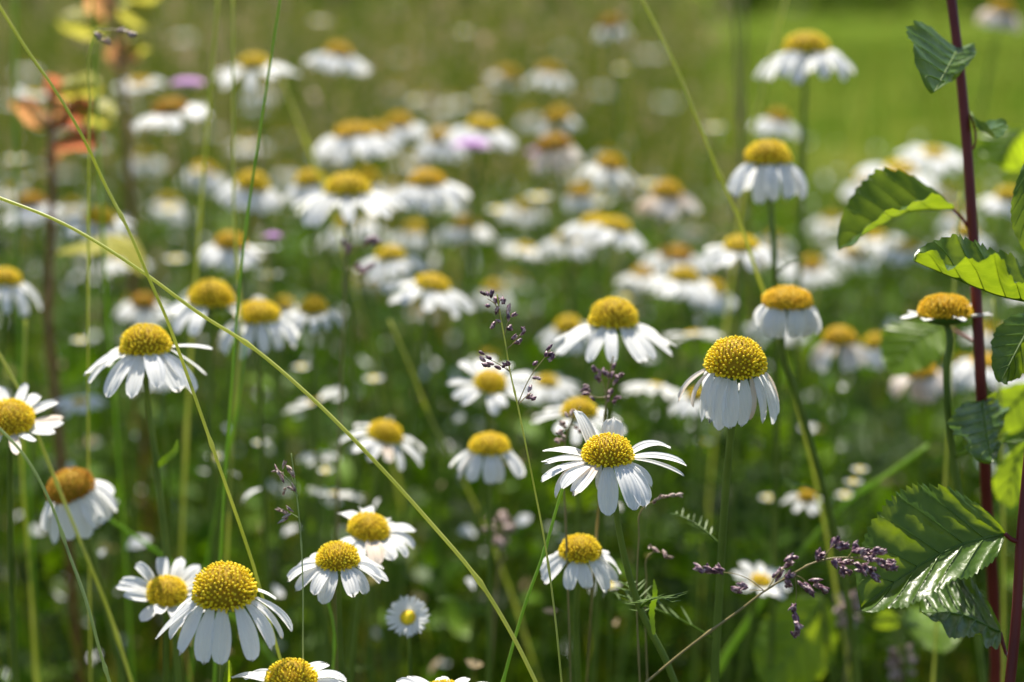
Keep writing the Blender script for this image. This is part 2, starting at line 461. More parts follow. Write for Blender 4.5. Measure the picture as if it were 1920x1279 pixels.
# ------------------------------------------------------------------ daisies
def disc_mb(R, H, n=300, seed=0, pit=0.0):
    """the domed middle: a core and its many little florets; returns (core verts/faces, floret verts/faces) about the origin, axis +Z"""
    rr = random.Random(seed)
    core = MB(); rows, cols = 9, 20
    def sp(th, ph, k=1.0):                       # th: 0 at the top, beyond 90 below the rim
        z = math.cos(th)
        hh = H if z > 0 else R * .35
        dent = 1 - pit * math.exp(-(th / .5) ** 2)
        return Vector((R * k * math.sin(th) * math.cos(ph), R * k * math.sin(th) * math.sin(ph), hh * k * z * dent))
    v = [sp(0, 0, .95)]; f = []
    for i in range(1, rows + 1):
        th = R_(128) * i / rows
        for k in range(cols): v.append(sp(th, 2 * math.pi * k / cols, .95))
    for k in range(cols): f.append((0, 1 + k, 1 + (k + 1) % cols))
    for i in range(rows - 1):
        for k in range(cols):
            a = 1 + i * cols; k2 = (k + 1) % cols
            f.append((a + k, a + cols + k, a + cols + k2, a + k2))
    core.add(v, f)
    fl = MB()
    for i in range(n):
        c = (i + .5) / n
        th = math.acos(1 - c * 1.22) * (1 + rr.gauss(0, .012)) + rr.gauss(0, .012)
        th = max(.004, th)
        ph = i * 2.399963 + rr.gauss(0, .035) / max(.3, math.sin(th))
        p = sp(th, ph)
        e = .02
        nrm = (sp(th + e, ph) - sp(max(th - e, .001), ph)).cross(sp(th, ph + e) - sp(th, ph - e))
        nrm = nrm.normalized() if nrm.length > 1e-12 else Vector((0, 0, 1))
        if nrm.dot(Vector((p.x, p.y, p.z * .7 + 1e-6))) < 0: nrm = -nrm
        nrm = (nrm + Vector((0, 0, .25))).normalized()
        a = nrm.cross(Vector((.2, .1, .95))); a = a.normalized() if a.length > .05 else Vector((1, 0, 0))
        b = nrm.cross(a)
        r = R * math.sqrt(2.44 / n) * .56 * rr.uniform(.72, 1.10) * (.74 + .4 * c)
        hgt = R * (.055 + .05 * min(1, c * 2.2)) * rr.uniform(.7, 1.3) * (1 + .35 * math.sin(ph * 3 + seed) * math.sin(th * 7 + seed * 2))
        prof = [(-.03 * R / hgt, .8), (.55, 1.0), (.9, .72)]
        v = []; f = []
        ns = 6
        for tz, s in prof:
            for k in range(ns):
                q = 2 * math.pi * k / ns + i
                v.append(p + nrm * (tz * hgt) + (a * math.cos(q) + b * math.sin(q)) * (r * s))
        v.append(p + nrm * hgt * .86)
        for j in range(2):
            for k in range(ns):
                k2 = (k + 1) % ns
                f.append((j * ns + k, j * ns + k2, (j + 1) * ns + k2, (j + 1) * ns + k))
        for k in range(ns): f.append((2 * ns + k, 2 * ns + (k + 1) % ns, 3 * ns))
        fl.add(v, f)
    return core, fl
def strands(o, uu):
    a = o.data.attributes.new('strand', 'FLOAT', 'POINT')
    a.data.foreach_set('value', np.array(uu, dtype=np.float32))
class UList(list):
    pass
def petal_geo(R, az, a0, a1, L, W, roll=0.0, r0=.88, z0=-.10, rr=random, nt=11, nu=7, side=0.0, ease=1.3):
    """a strap petal in disc radii: azimuth, pitch at its root and tip (degrees), length, width"""
    az = R_(az)
    rad = Vector((math.cos(az), math.sin(az), 0)); ax = Vector((0, 0, 1)); tan = Vector((-math.sin(az), math.cos(az), 0))
    p = rad * r0 * R + ax * z0 * R
    v = UList(); f = []
    cup = rr.uniform(-.10, .22); ph = rr.uniform(0, 6)
    notch = rr.choice((.02, .05, .09, .14)); v.uu = []; wob = rr.uniform(.015, .05); nl = rr.uniform(3.6, 5.2)
    step = L * R / nt
    for i in range(nt + 1):
        t = i / nt
        el = R_(a0 + (a1 - a0) * t ** ease)
        d = rad * math.cos(el) + ax * math.sin(el) + tan * (side * t)
        d.normalize()
        s0 = tan; n0 = d.cross(s0) * -1
        if n0.dot(ax * math.cos(el) - rad * math.sin(el)) < 0: n0 = -n0
        ro = R_(roll) * t
        s = s0 * math.cos(ro) + n0 * math.sin(ro); n = n0 * math.cos(ro) - s0 * math.sin(ro)
        wv = .42 + .58 * math.sin(min(1, t / .52) * math.pi / 2)
        if t > .52: wv *= max(.03, 1 - ((t - .52) / .485) ** 2.5) ** .5
        for j in range(nu):
            u = -1 + 2 * j / (nu - 1)
            ridge = .042 * math.cos(u * math.pi * 2.0) * min(1, t * 4)
            back = notch * L * R * (abs(math.sin(u * nl)) if t > .9 else 0) * (t - .9) * 10 if t > .9 else 0
            v.append(p + s * (u * wv * W * R * .5) + n * ((cup * u * u * wv + ridge) * W * R + .8 * wob * R * math.sin(ph + t * 5 + u)) - d * back)
            v.uu.append(u)
        p = p + d * step
    for i in range(nt):
        for j in range(nu - 1):
            a = i * nu + j
            f.append((a, a + 1, a + nu + 1, a + nu))
    return v, f
def axis_matrix(tx, ty):
    """tx: lean to the right, ty: lean towards the camera (degrees)"""
    return Matrix.Rotation(R_(tx), 3, 'Y') @ Matrix.Rotation(R_(ty), 3, 'X')
GEN = dict(dome=.9, tx=0, ty=6, N=18, a0=-18, a1=-55, L=1.95, W=.72, mat='petal', disc='disc', miss=(), sp=1.0, pit=0.0, stem=None, smat='stem', petals=None, parts=None, extra=(), roll=8)
n_d = 0
DAISY = {}
def daisy(px, py, wpx, z, label, cat='daisy', name='daisy', group='white daisies in the meadow', **kw):
    global n_d
    n_d += 1
    k = dict(GEN); k.update(kw)
    rr = random.Random(n_d * 77 + 5)
    R = wpx * z / FPX / 2 * .94
    H = R * k['dome']
    A = axis_matrix(k['tx'], k['ty'])
    c = P(px, py, z) - A @ Vector((0, 0, H * .40))
    def T(v): return c + A @ v
    # stem down to the ground
    base = c - A @ Vector((0, 0, R * .35))
    if k['stem']:
        pts = [base] + [P(*q) for q in k['stem']]
    else:
        pts = [base, base - (A @ Vector((0, 0, 1))) * .03 - Vector((0, 0, .01))]
    last = pts[-1]; dn = (pts[-1] - pts[-2])
    dn = dn.normalized() if dn.length > 1e-6 else Vector((0, 0, -1))
    hz = last.z
    dx, dy = (dn.x / max(.3, -dn.z)) * hz * .5, (dn.y / max(.3, -dn.z)) * hz * .5
    dx = max(-.08, min(.08, dx)) + rr.uniform(-.02, .02); dy = max(-.05, min(.1, dy)) + rr.uniform(0, .04)
    g = Vector((last.x + dx, last.y + dy, 0))
    pts += [last.lerp(g, .5) + Vector((dx * .12, 0, 0)), g]
    root = empty(name, g)
    tag(root, label, cat, group)
    st = MB(); sr = max(.0009, R * .125)
    st.tube(catmull(pts, 6), sr, sr * 1.35, 7)
    st.build('stem', k['smat'], root, g)
    # calyx cup
    cx = MB()
    prof = [(.16, -.46), (.55, -.42), (.86, -.27), (.93, -.12)]
    v = []; f = []; ns = 14
    for r, zz in prof:
        for q in range(ns):
            th = 2 * math.pi * q / ns
            v.append(T(Vector((r * R * math.cos(th), r * R * math.sin(th), zz * R))))
    for i in range(3):
        for q in range(ns):
            f.append((i * ns + q, i * ns + (q + 1) % ns, (i + 1) * ns + (q + 1) % ns, (i + 1) * ns + q))
    f.append(tuple(range(ns))[::-1]); cx.add(v, f)
    cx.build('calyx', 'calyx', root, g)
    nfl = 350 if z < .72 else (240 if z < .9 else 120)
    core, fl = disc_mb(R, H, nfl, n_d, k['pit'])
    # florets and their core are one disc mesh with two materials
    both = MB(); both.add([T(x) for x in fl.v], fl.f); nf = len(both.f); both.add([T(x) for x in core.v], core.f)
    d = both.build('disc', k['disc'], root, g)
    d.data.materials.append(M['core'])
    mi = np.zeros(len(d.data.polygons), dtype=np.int32); mi[nf:] = 1
    d.data.polygons.foreach_set('material_index', mi)
    if z < .95 and wpx > 45:
        sp_ = catmull(pts, 6); m_n = len(sp_)
        for q in range(rr.randint(1, 2)):
            i0 = rr.randint(int(m_n * .45), int(m_n * .8)); b0 = sp_[i0]
            az_ = rr.uniform(0, 6.28); L_ = rr.uniform(.02, .045)
            fm = MB(); dd = Vector((math.cos(az_) * .8, math.sin(az_) * .8, .55)).normalized(); ss = Vector((-math.sin(az_), math.cos(az_), 0))
            rib = [b0 + dd * (L_ * e / 8) - Vector((0, 0, 1)) * (L_ * .25 * (e / 8) ** 2) for e in range(9)]
            fm.tube(rib, .0005, .0002, 4)
            for e in range(2, 9):
                ll = L_ * .30 * math.sin(math.pi * (.1 + .85 * e / 9))
                for sg in (-1, 1):
                    d1 = (ss * sg + dd * .7 + Vector((0, 0, rr.uniform(-.3, .3)))).normalized()
                    ll *= rr.uniform(.6, 1.2); w1 = d1.cross(Vector((0, 0, 1))).normalized() * .00035
                    fm.add([rib[e] - w1 * .5, rib[e] + w1 * .5, rib[e] + d1 * ll * .6 + w1, rib[e] + d1 * ll * .6 - w1, rib[e] + d1 * ll], [(0, 1, 2, 3), (3, 2, 4)])
            fm.build('leaf', 'stem_leaf', root, g)
    DAISY[(px, py)] = (root, g)
    # petals
    specs = []
    if k['petals']:
        specs = [dict(s) for s in k['petals']]
    else:
        for i in range(k['N']):
            az = 360 * (i + rr.uniform(-.32, .32)) / k['N']
            if any(lo <= az % 360 <= hi for lo, hi in k['miss']): continue
            s = k['sp']
            specs.append(dict(az=az, a0=k['a0'] + rr.gauss(0, 7) * s, a1=k['a1'] + rr.gauss(0, 12) * s, L=k['L'] * rr.uniform(.86, 1.06), W=k['W'] * rr.uniform(.92, 1.28), roll=rr.gauss(0, k['roll']), side=rr.gauss(0, .10) * s))
    specs += [dict(s) for s in k['extra']]
    parts = k['parts'] if k['parts'] is not None else z < .875
    ring = MB(); ringu = []
    for s in specs:
        m_ = s.pop('mat', k['mat'])
        v, f = petal_geo(R, rr=rr, z0=-.10 + rr.uniform(-.05, .03), **s)
        uu = v.uu
        v = [T(x) for x in v]
        if m_ == 'petal' and rr.random() < .035: m_ = 'petal_tan'
        if parts:
            strands(mesh_obj('petal', v, f, m_, root, g), uu)
        else: ring.add(v, f); ringu += uu
    if not parts and ring.v: strands(ring.build('petal_ring', k['mat'], root, g), ringu)
    return root, g, c, R

def pt(az, a0, a1, L=1.8, W=.62, **k): return dict(az=az, a0=a0, a1=a1, L=L, W=W, **k)

# --- the sharp ones, petal by petal
hero = daisy(1140, 840, 98, .625, 'sharp open white daisy with petals flung wide and two upright back petals', dome=.92, ty=5, petals=[
    pt(126, 60, 26, 2.1, .78, roll=14), pt(80, 62, 40, 1.55, .95), pt(28, 24, -40, 2.3, .55, roll=10), pt(4, 6, -34, 2.45, .62), pt(356, -4, -38, 2.4, .55, roll=-12),
    pt(338, -25, -80, 1.5, .5), pt(318, -28, -80, 1.9, .6), pt(306, -25, -72, 2.2, .78), pt(294, -22, -74, 2.2, .85), pt(268, -44, -86, 2.05, .84),
    pt(238, -8, -44, 2.1, .72), pt(226, 0, -40, 2.0, .66), pt(208, 2, -36, 2.35, .62), pt(202, -12, -96, 2.2, .5), pt(190, 6, -20, 1.8, .5), pt(178, 12, -30, 1.9, .58), pt(160, 22, -36, 2.0, .72), pt(248, -55, -170, 1.7, .3, ease=1.0)],
    stem=[(1150, 920, .63), (1160, 990, .635), (1175, 1060, .64), (1200, 1140, .645), (1250, 1240, .65)])
daisy(420, 1092, 120, .60, 'large drooping daisy with a tall fissured dome, lowest full flower by the bent grey blade', dome=1.0, ty=12, N=13, petals=[
    pt(196, -30, -58, 2.0, .42), pt(206, -38, -60, 1.6, .5), pt(224, -46, -66, 1.85, .62), pt(248, -56, -84, 1.95, .66), pt(272, -62, -88, 1.9, .66, side=-.12),
    pt(306, -48, -92, 1.95, .66), pt(328, -40, -84, 1.9, .5), pt(346, -30, -84, 1.85, .42), pt(358, -24, -80, 1.9, .4), pt(30, -20, -60, 1.2, .5), pt(80, -40, -80, 1.6, .6), pt(130, -40, -80, 1.6, .6), pt(165, -35, -75, 1.4, .5)],
    stem=[(421, 1235, .605), (418, 1300, .61)])
daisy(1380, 666, 116, .645, 'faded daisy with a large round dome and limp petals hanging like a skirt', dome=1.0, ty=9, petals=[
    pt(176, -35, -78, 1.75, .5, mat='petal_old'), pt(186, -52, -92, 1.5, .34, mat='petal_tan'), pt(206, -62, -100, 1.85, .5), pt(222, -66, -96, 1.8, .5), pt(240, -70, -100, 1.95, .55), pt(258, -72, -92, 1.8, .6),
    pt(283, -70, -104, 1.75, .5, side=-.1), pt(300, -66, -125, 1.7, .3, mat='petal_tan'), pt(314, -62, -96, 1.75, .45), pt(330, -58, -94, 1.85, .5), pt(346, -55, -95, 1.8, .42), pt(2, -45, -88, 1.5, .5, mat='petal_tan'),
    pt(40, -50, -90, 1.6, .6), pt(80, -55, -90, 1.6, .6), pt(120, -55, -90, 1.6, .6)],
    stem=[(1372, 790, .65), (1362, 900, .66), (1352, 1050, .67), (1340, 1279, .68)])
daisy(545, 1262, 98, .60, 'daisy with bright dome rising over the bottom edge, petals level', dome=.85, ty=4, N=15, a0=0, a1=-40, L=1.75)
daisy(832, 1296, 86, .60, 'daisy almost wholly below the bottom edge, only its crest showing', dome=.75, ty=0, N=15, a0=12, a1=-14, L=2.1)
daisy(313, 1104, 76, .69, 'small fresh daisy tilted to the lens, tucked behind the large drooping daisy', dome=.7, ty=26, tx=8, N=13, a0=16, a1=2, L=1.85, W=.66, sp=1.4)
daisy(633, 1038, 82, .66, 'daisy with pale green-yellow dome beside the thin dry panicle, petals arching down', dome=.85, ty=10, N=15, a0=-14, a1=-66, L=1.8)
daisy(692, 983, 80, .70, 'daisy with long petals reaching sideways, behind the one with arching petals', dome=.8, tx=10, ty=12, N=14, a0=10, a1=-48, L=2.0, miss=((140, 215),))
daisy(1088, 1024, 80, .68, 'compact daisy below the sharp open daisy, petals folded down around it', dome=.88, ty=8, N=13, a0=-30, a1=-72, L=1.75, W=.72, stem=[(1082, 1130, .69), (1084, 1279, .70)])
daisy(272, 634, 96, .69, 'broad daisy with one stiff petal held level over its drooping skirt', dome=.95, ty=4, N=15, a0=-28, a1=-56, L=2.15, W=.72, miss=((-1, 12), (345, 361), (40, 70)), extra=[pt(8, 6, -18, 1.9, .42)], stem=[(276, 745, .70), (292, 860, .705), (308, 1000, .71)])
daisy(20, 776, 90, .69, 'tilted daisy cut by the frame edge, petals raised behind its dome', dome=.75, ty=24, tx=10, N=15, a0=14, a1=0, L=1.6, W=.5)
daisy(128, 905, 92, .74, 'ageing daisy with orange-brown dome leaning to one side and petals hanging', dome=.85, tx=-14, ty=16, N=14, a0=-50, a1=-88, L=1.75, W=.75, disc='disc_brown')
daisy(918, 829, 78, .77, 'low domed daisy with its petals hanging straight, alone in a dark gap', dome=.75, ty=3, N=15, a0=-42, a1=-84, L=1.6, W=.62)
daisy(724, 806, 68, .82, 'daisy leaning right in front of the crossing long straw blade', dome=.85, tx=14, ty=8, N=14, a0=-6, a1=-50, L=2.1, W=.6)
daisy(1150, 585, 94, .73, 'large daisy with long spread petals above the sharp open one', dome=1.0, ty=2, N=15, a0=-26, a1=-48, L=2.2, W=.55, miss=((60, 130),), stem=[(1148, 700, .74), (1142, 780, .75)])
daisy(1086, 763, 68, .80, 'daisy half hidden behind the upright back petals of the sharp one', dome=.85, ty=4, N=14, a0=-12, a1=-40, L=2.3, W=.6)
daisy(920, 712, 60, .82, 'daisy tilted to the lens behind the thin purple panicle, upper petals fanned', dome=.7, ty=28, tx=6, N=12, a0=10, a1=-20, L=2.3, W=.7, sp=1.3)
GEN2 = dict(N=20, a0=-48, a1=-120, L=1.45, W=.5, sp=.4, roll=2)
daisy(1477, 555, 94, .735, 'daisy with petals tucked under in a tight white barrel', dome=.62, ty=6, disc='disc_orange', stem=[(1466, 640, .74), (1500, 760, .75), (1540, 900, .76), (1565, 1000, .77)], **GEN2)
daisy(1772, 572, 100, .70, 'old wide-domed daisy with only a few short level petals left', dome=.82, ty=-3, N=8, a0=4, a1=2, L=1.0, W=.42, disc='disc_orange', pit=.12, miss=((55, 125),), extra=[pt(22, 28, 20, 1.0, .36), pt(5, 8, 6, 1.05, .32)], smat='stem', stem=[(1775, 610, .70), (1774, 700, .70), (1782, 820, .705), (1800, 940, .71)])
daisy(1440, 284, 88, .80, 'tall daisy with bell of hanging petals standing high over the lawn', dome=.88, ty=2, N=16, a0=-40, a1=-90, L=1.95, W=.6, stem=[(1446, 390, .80), (1452, 500, .80), (1455, 600, .81)])
daisy(1512, 78, 86, .95, 'tall blurred daisy near the top edge, petals drooping over a bare old head', dome=.75, ty=2, N=14, a0=-25, a1=-68, L=2.0, W=.6)
daisy(396, 548, 86, .82, 'daisy whose petals survive mostly on one side, crossed by the long straw blade', dome=.95, ty=3, tx=3, N=11, a0=-25, a1=-50, L=1.9, W=.6, miss=((40, 125), (280, 330)))
daisy(484, 582, 84, .82, 'daisy with one stiff petal lifted behind its flat dome', dome=.72, ty=5, N=14, a0=-35, a1=-78, L=1.85, W=.6, miss=((50, 120),), extra=[pt(95, 52, 30, 1.1, .8)])
daisy(588, 570, 54, .90, 'smaller daisy with raised dome right of the one with a lifted petal', dome=1.1, ty=4, N=13, a0=-15, a1=-70, L=2.1, W=.6)
daisy(812, 527, 66, .92, 'wide daisy leaning right with overlapping long petals, mid meadow', dome=.7, tx=12, ty=4, N=15, a0=-12, a1=-55, L=2.4, W=.75)
daisy(733, 472, 58, 1.0, 'daisy behind and above the wide leaning one', dome=.72, ty=2, N=14, a0=-20, a1=-50, L=2.0)
daisy(1390, 454, 66, .92, 'daisy with wide flat petals just below the tall bell daisy', dome=.7, ty=4, N=13, a0=-10, a1=-55, L=2.0, W=.7)
daisy(652, 344, 88, .92, 'large blurred daisy with far flung petals and dark-bellied dome', dome=.78, ty=0, N=13, a0=-25, a1=-50, L=2.1, W=.6)
daisy(1575, 627, 62, .95, 'fading daisy with crumpled pinkish petals left of a smaller one', dome=.85, ty=4, N=12, a0=-45, a1=-88, L=2.0, W=.65, mat='petal_tan', disc='disc_orange')
daisy(1642, 638, 48, 1.02, 'small daisy close beside the fading crumpled one', dome=1.0, ty=3, N=13, a0=-35, a1=-80, L=2.1)
daisy(800, 332, 70, 1.02, 'blurred daisy with dense white skirt, right of the far flung one', dome=.75, ty=2, N=16, a0=-25, a1=-68, L=2.0, W=.75, disc='disc_orange')
daisy(10, 517, 62, .88, 'daisy half cut by the frame edge with long hanging petals', dome=.8, tx=8, ty=4, N=15, a0=-25, a1=-75, L=2.3, W=.65)
# --- the blurred ones
B = [
 (475, 113, 56, 1.12, 'upper blurred daisy, one petal cocked up like an ear', dict(dome=.8, N=12, a0=-8, a1=-35, L=2.4, W=.75, tx=-4)),
 (635, 92, 50, 1.22, 'blurred daisy right of the one with the cocked petal', dict(a0=-20, a1=-60, L=2.2, disc='disc_orange')),
 (318, 197, 64, 1.05, 'blurred daisy with brown-gold dome and level white petals below the pink flower', dict(dome=.75, disc='disc_brown', a0=-12, a1=-45, L=2.0, N=15)),
 (185, 402, 62, 1.0, 'blurred daisy with a white petal folded over its yellow dome', dict(a0=-10, a1=-60, L=1.7, N=11, extra=[pt(262, 40, -20, .9, .6)])),
 (57, 374, 54, 1.1, 'dim blurred daisy beside the rust stem', dict(disc='disc_brown', a0=-35, a1=-70, L=1.8)),
 (380, 314, 42, 1.3, 'small blurred daisy with sparse petals between two thin upright blades', dict(disc='disc_orange', a0=-35, a1=-70, L=1.9)),
 (475, 337, 62, 1.05, 'blurred daisy with lemon dome behind the twin green blades', dict(a0=-30, a1=-66, L=1.8)),
 (582, 332, 58, 1.05, 'blurred lemon-domed daisy tucked left of the large far flung one', dict(a0=-30, a1=-70, L=1.6)),
 (686, 327, 56, 1.12, 'blurred daisy peeping over the shoulder of the large far flung one', dict(a0=-25, a1=-60, L=1.6)),
 (662, 242, 72, 1.1, 'wide blurred daisy with two touching domes, the larger of the pair', dict(dome=.65, a0=-30, a1=-70, L=1.9, disc='disc_orange')),
 (706, 242, 50, 1.2, 'blurred daisy pressed against a wider dome on its left', dict(a0=-30, a1=-66, L=1.8, disc='disc_orange')),
 (748, 224, 50, 1.25, 'blurred daisy just above the touching pair', dict(a0=-25, a1=-60, L=1.9, disc='disc_orange')),
 (828, 252, 46, 1.2, 'blurred daisy left of the purple scabious with ochre dome', dict(dome=1.0, a0=-30, a1=-66, L=2.2, disc='disc_orange')),
 (906, 230, 58, 1.15, 'blurred daisy above the purple scabious with broad white skirt', dict(dome=.7, a0=-20, a1=-60, L=2.2)),
 (1044, 214, 50, 1.35, 'blurred daisy with hardly any petals above the withered one', dict(N=6, a0=-40, a1=-80, L=1.4, disc='disc_orange')),
 (1037, 264, 66, 1.12, 'blurred withered daisy with brown dome and shrivelled petals', dict(dome=.75, a0=-45, a1=-85, L=1.5, W=.4, mat='petal_old', disc='disc_brown')),
 (1145, 302, 50, 1.15, 'blurred daisy with tilted dome and two separate white petals below', dict(tx=10, dome=.9, N=9, a0=-25, a1=-70, L=2.1, disc='disc_orange')),
 (1145, 40, 44, 1.5, 'lone blurred ochre daisy head standing near the top edge', dict(dome=.9, N=6, a0=-40, a1=-80, L=1.5, disc='disc_brown')),
 (955, 137, 42, 1.7, 'far faint orange daisy head left of another with white petals', dict(N=7, a0=-30, a1=-70, L=1.4, disc='disc_orange', mat='petal_tan')),
 (1030, 130, 42, 1.6, 'far faint daisy with two white petal blotches below its dome', dict(N=10, a0=-30, a1=-70, L=2.1, disc='disc_orange')),
 (1250, 352, 56, 1.12, 'blurred daisy with full pinkish skirt beside a brown spent head', dict(a0=-25, a1=-70, L=2.1, disc='disc_orange', mat='petal_tan')),
 (1088, 356, 44, 1.3, 'faint blurred daisy left of the tilted dome one', dict(disc='disc_orange', a0=-40, a1=-80, L=1.5)),
 (872, 416, 48, 1.2, 'blurred daisy with small orange dome and wide pale petals, above the wide leaning one', dict(a0=-15, a1=-60, L=2.0, disc='disc_orange')),
 (1118, 412, 58, 1.08, 'left one of two blurred daisies whose yellow domes touch', dict(dome=.7, a0=-20, a1=-60, L=1.8)),
 (1156, 418, 58, 1.05, 'right one of two blurred daisies whose yellow domes touch', dict(dome=.7, a0=-20, a1=-65, L=2.0)),
 (1064, 442, 44, 1.2, 'blurred daisy lower left of the touching yellow pair', dict(a0=-20, a1=-60, L=2.1)),
 (985, 462, 34, 1.25, 'blurred daisy seen edge on with more petal than dome', dict(dome=.5, a0=5, a1=-40, L=2.4)),
 (1460, 216, 38, 1.25, 'blurred small ochre-domed daisy half behind the tall bell daisy', dict(dome=1.1, a0=-30, a1=-60, L=2.4, disc='disc_orange')),
 (1690, 312, 60, 1.2, 'broad blurred daisy at the lawn edge with very wide petals', dict(dome=.5, a0=-8, a1=-45, L=2.3, W=.8)),
 (1626, 332, 46, 1.25, 'blurred daisy left of the broad lawn-edge one', dict(dome=.9, a0=-35, a1=-70, L=2.0)),
 (1752, 284, 44, 1.25, 'blurred daisy with big pale petals behind the broad lawn-edge one', dict(dome=.5, a0=0, a1=-45, L=2.9, W=.9, ty=14)),
 (1880, 12, 44, 1.3, 'tall blurred daisy in the top corner with tan petals', dict(a0=-40, a1=-80, L=2.0, mat='petal_old', disc='disc_orange')),
 (1890, 362, 48, 1.1, 'blurred daisy between the red stem and the frame edge', dict(a0=-20, a1=-70, L=1.9)),
 (1812, 432, 42, 1.1, 'blurred daisy touching the red stem at the reddish leaf stalk', dict(dome=1.1, a0=-20, a1=-50, L=2.2)),
 (1700, 460, 46, 1.2, 'blurred daisy hidden under the low folded leaf', dict(dome=.6, a0=-8, a1=-50, L=2.4)),
 (1640, 440, 40, 1.3, 'blurred daisy further left under the low folded leaf', dict(dome=.6, a0=-8, a1=-50, L=2.4)),
 (532, 567, 38, 1.1, 'tiny blurred dome between two larger daisies', dict(a0=-30, a1=-60, L=1.6)),
 (270, 562, 48, 1.05, 'dim brown-domed blurred daisy above the broad stiff-petal one', dict(disc='disc_brown', a0=-20, a1=-60, L=2.0)),
 (432, 449, 58, 1.0, 'blurred daisy with a petal reaching to a purple bloom', dict(disc='disc_orange', a0=-25, a1=-60, L=1.8, extra=[pt(2, 2, 16, 2.6, .6)])),
 (306, 690, 34, .86, 'daisy hidden behind the stiff-petal one, low petals peeping out', dict(a0=-20, a1=-70, L=2.7, W=.9, parts=False)),
 (588, 752, 30, .95, 'daisy seen from the side as a thin white slant with no dome', dict(dome=.3, tx=-24, ty=-6, a0=10, a1=5, L=3.6, W=1.0, N=13)),
 (1065, 606, 52, 1.0, 'blurred daisy mostly hidden by the large spread one', dict(a0=-30, a1=-60, L=1.8)),
 (1026, 712, 42, .98, 'blurred daisy right of the fanned one, petals both sides of the panicle', dict(dome=.7, a0=-5, a1=-40, L=2.6, W=.7)),
 (1284, 513, 56, 1.02, 'blurred daisy left of a smaller pale-domed one, wide loose petals', dict(a0=-18, a1=-55, L=2.2, W=.7)),
 (1340, 536, 44, 1.08, 'blurred smaller daisy close under the flat-petalled one', dict(dome=.85, a0=-20, a1=-60, L=2.1)),
 (1268, 472, 60, 1.2, 'blurred brownish daisy above two others', dict(dome=.6, disc='disc_brown', a0=-15, a1=-55, L=1.9)),
 (1205, 508, 40, 1.15, 'blurred daisy with orange dome at the side of the loose one', dict(disc='disc_orange', a0=-10, a1=-50, L=2.2)),
 (1300, 625, 34, .98, 'pale daisy turned away left of the barrel one', dict(dome=.5, ty=-14, a0=8, a1=-20, L=3.0, W=.8)),
 (1228, 722, 34, .95, 'blurred white daisy left of the faded skirt one, dome hidden', dict(dome=.5, ty=-16, a0=0, a1=-40, L=3.0, W=1.0)),
 (1304, 737, 34, .88, 'daisy peeping out under the faded skirt one', dict(dome=.9, tx=-8, a0=-15, a1=-45, L=3.0, W=.8, miss=((-1, 60),), parts=False)),
 (1726, 690, 58, .95, 'withering daisy with pink-tan petals below the yellow-green leaf', dict(dome=.75, disc='disc_orange', mat='petal_tan', a0=-25, a1=-75, L=1.9)),
 (1852, 674, 62, .98, 'blurred daisy crossed by the red stem', dict(dome=.55, a0=-20, a1=-55, L=1.9, disc='disc_orange')),
 (1910, 690, 40, .9, 'daisy at the frame edge behind glossy leaves', dict(a0=-20, a1=-60, L=2.0, disc='disc_orange')),
 (1513, 928, 34, .92, 'small low daisy crossed by a stem, broken petals', dict(dome=1.1, N=8, a0=-10, a1=-45, L=2.3, W=.8, disc='disc_orange')),
 (1428, 1086, 38, .84, 'low daisy behind the purple panicle, petals spread flat', dict(dome=.5, ty=20, a0=12, a1=-8, L=2.4, W=.9, N=11, parts=False)),
 (150, 752, 30, .95, 'pale low daisy behind the rust stem', dict(dome=.4, a0=5, a1=-40, L=2.6, W=.9)),
 (600, 850, 26, .95, 'low pale daisy with white petal smudge, no dome visible', dict(dome=.3, ty=-18, a0=0, a1=-50, L=2.8, W=1.0)),
 (630, 925, 26, .92, 'low thin white daisy on edge near the dark gap', dict(dome=.2, ty=-14, tx=8, a0=8, a1=-10, L=3.6, W=.9)),
 (65, 175, 30, 1.3, 'white blurred daisy behind the orange leaves', dict(dome=.4, a0=20, a1=-40, L=2.0, W=1.0)),
 (262, 152, 40, 1.3, 'pale blurred daisy left of the pink flower', dict(dome=.5, a0=8, a1=-30, L=1.8, W=.8, disc='disc_orange')),
 (1600, 470, 40, 1.25, 'blurred pale daisy beyond the folded leaf tip', dict(disc='disc_orange', a0=-10, a1=-60, L=2.2)),
 (1520, 492, 44, 1.3, 'blurred pale daisy between the barrel one and the folded leaf', dict(disc='disc_orange', a0=-5, a1=-50, L=2.4)),
]
for (px, py, wp, z, lab, kw) in B:
    kk = dict(kw)
    kk.setdefault('tx', random.gauss(0, 7)); kk.setdefault('ty', 5 + random.gauss(0, 5))
    daisy(px, py, wp, z, lab, **kk)

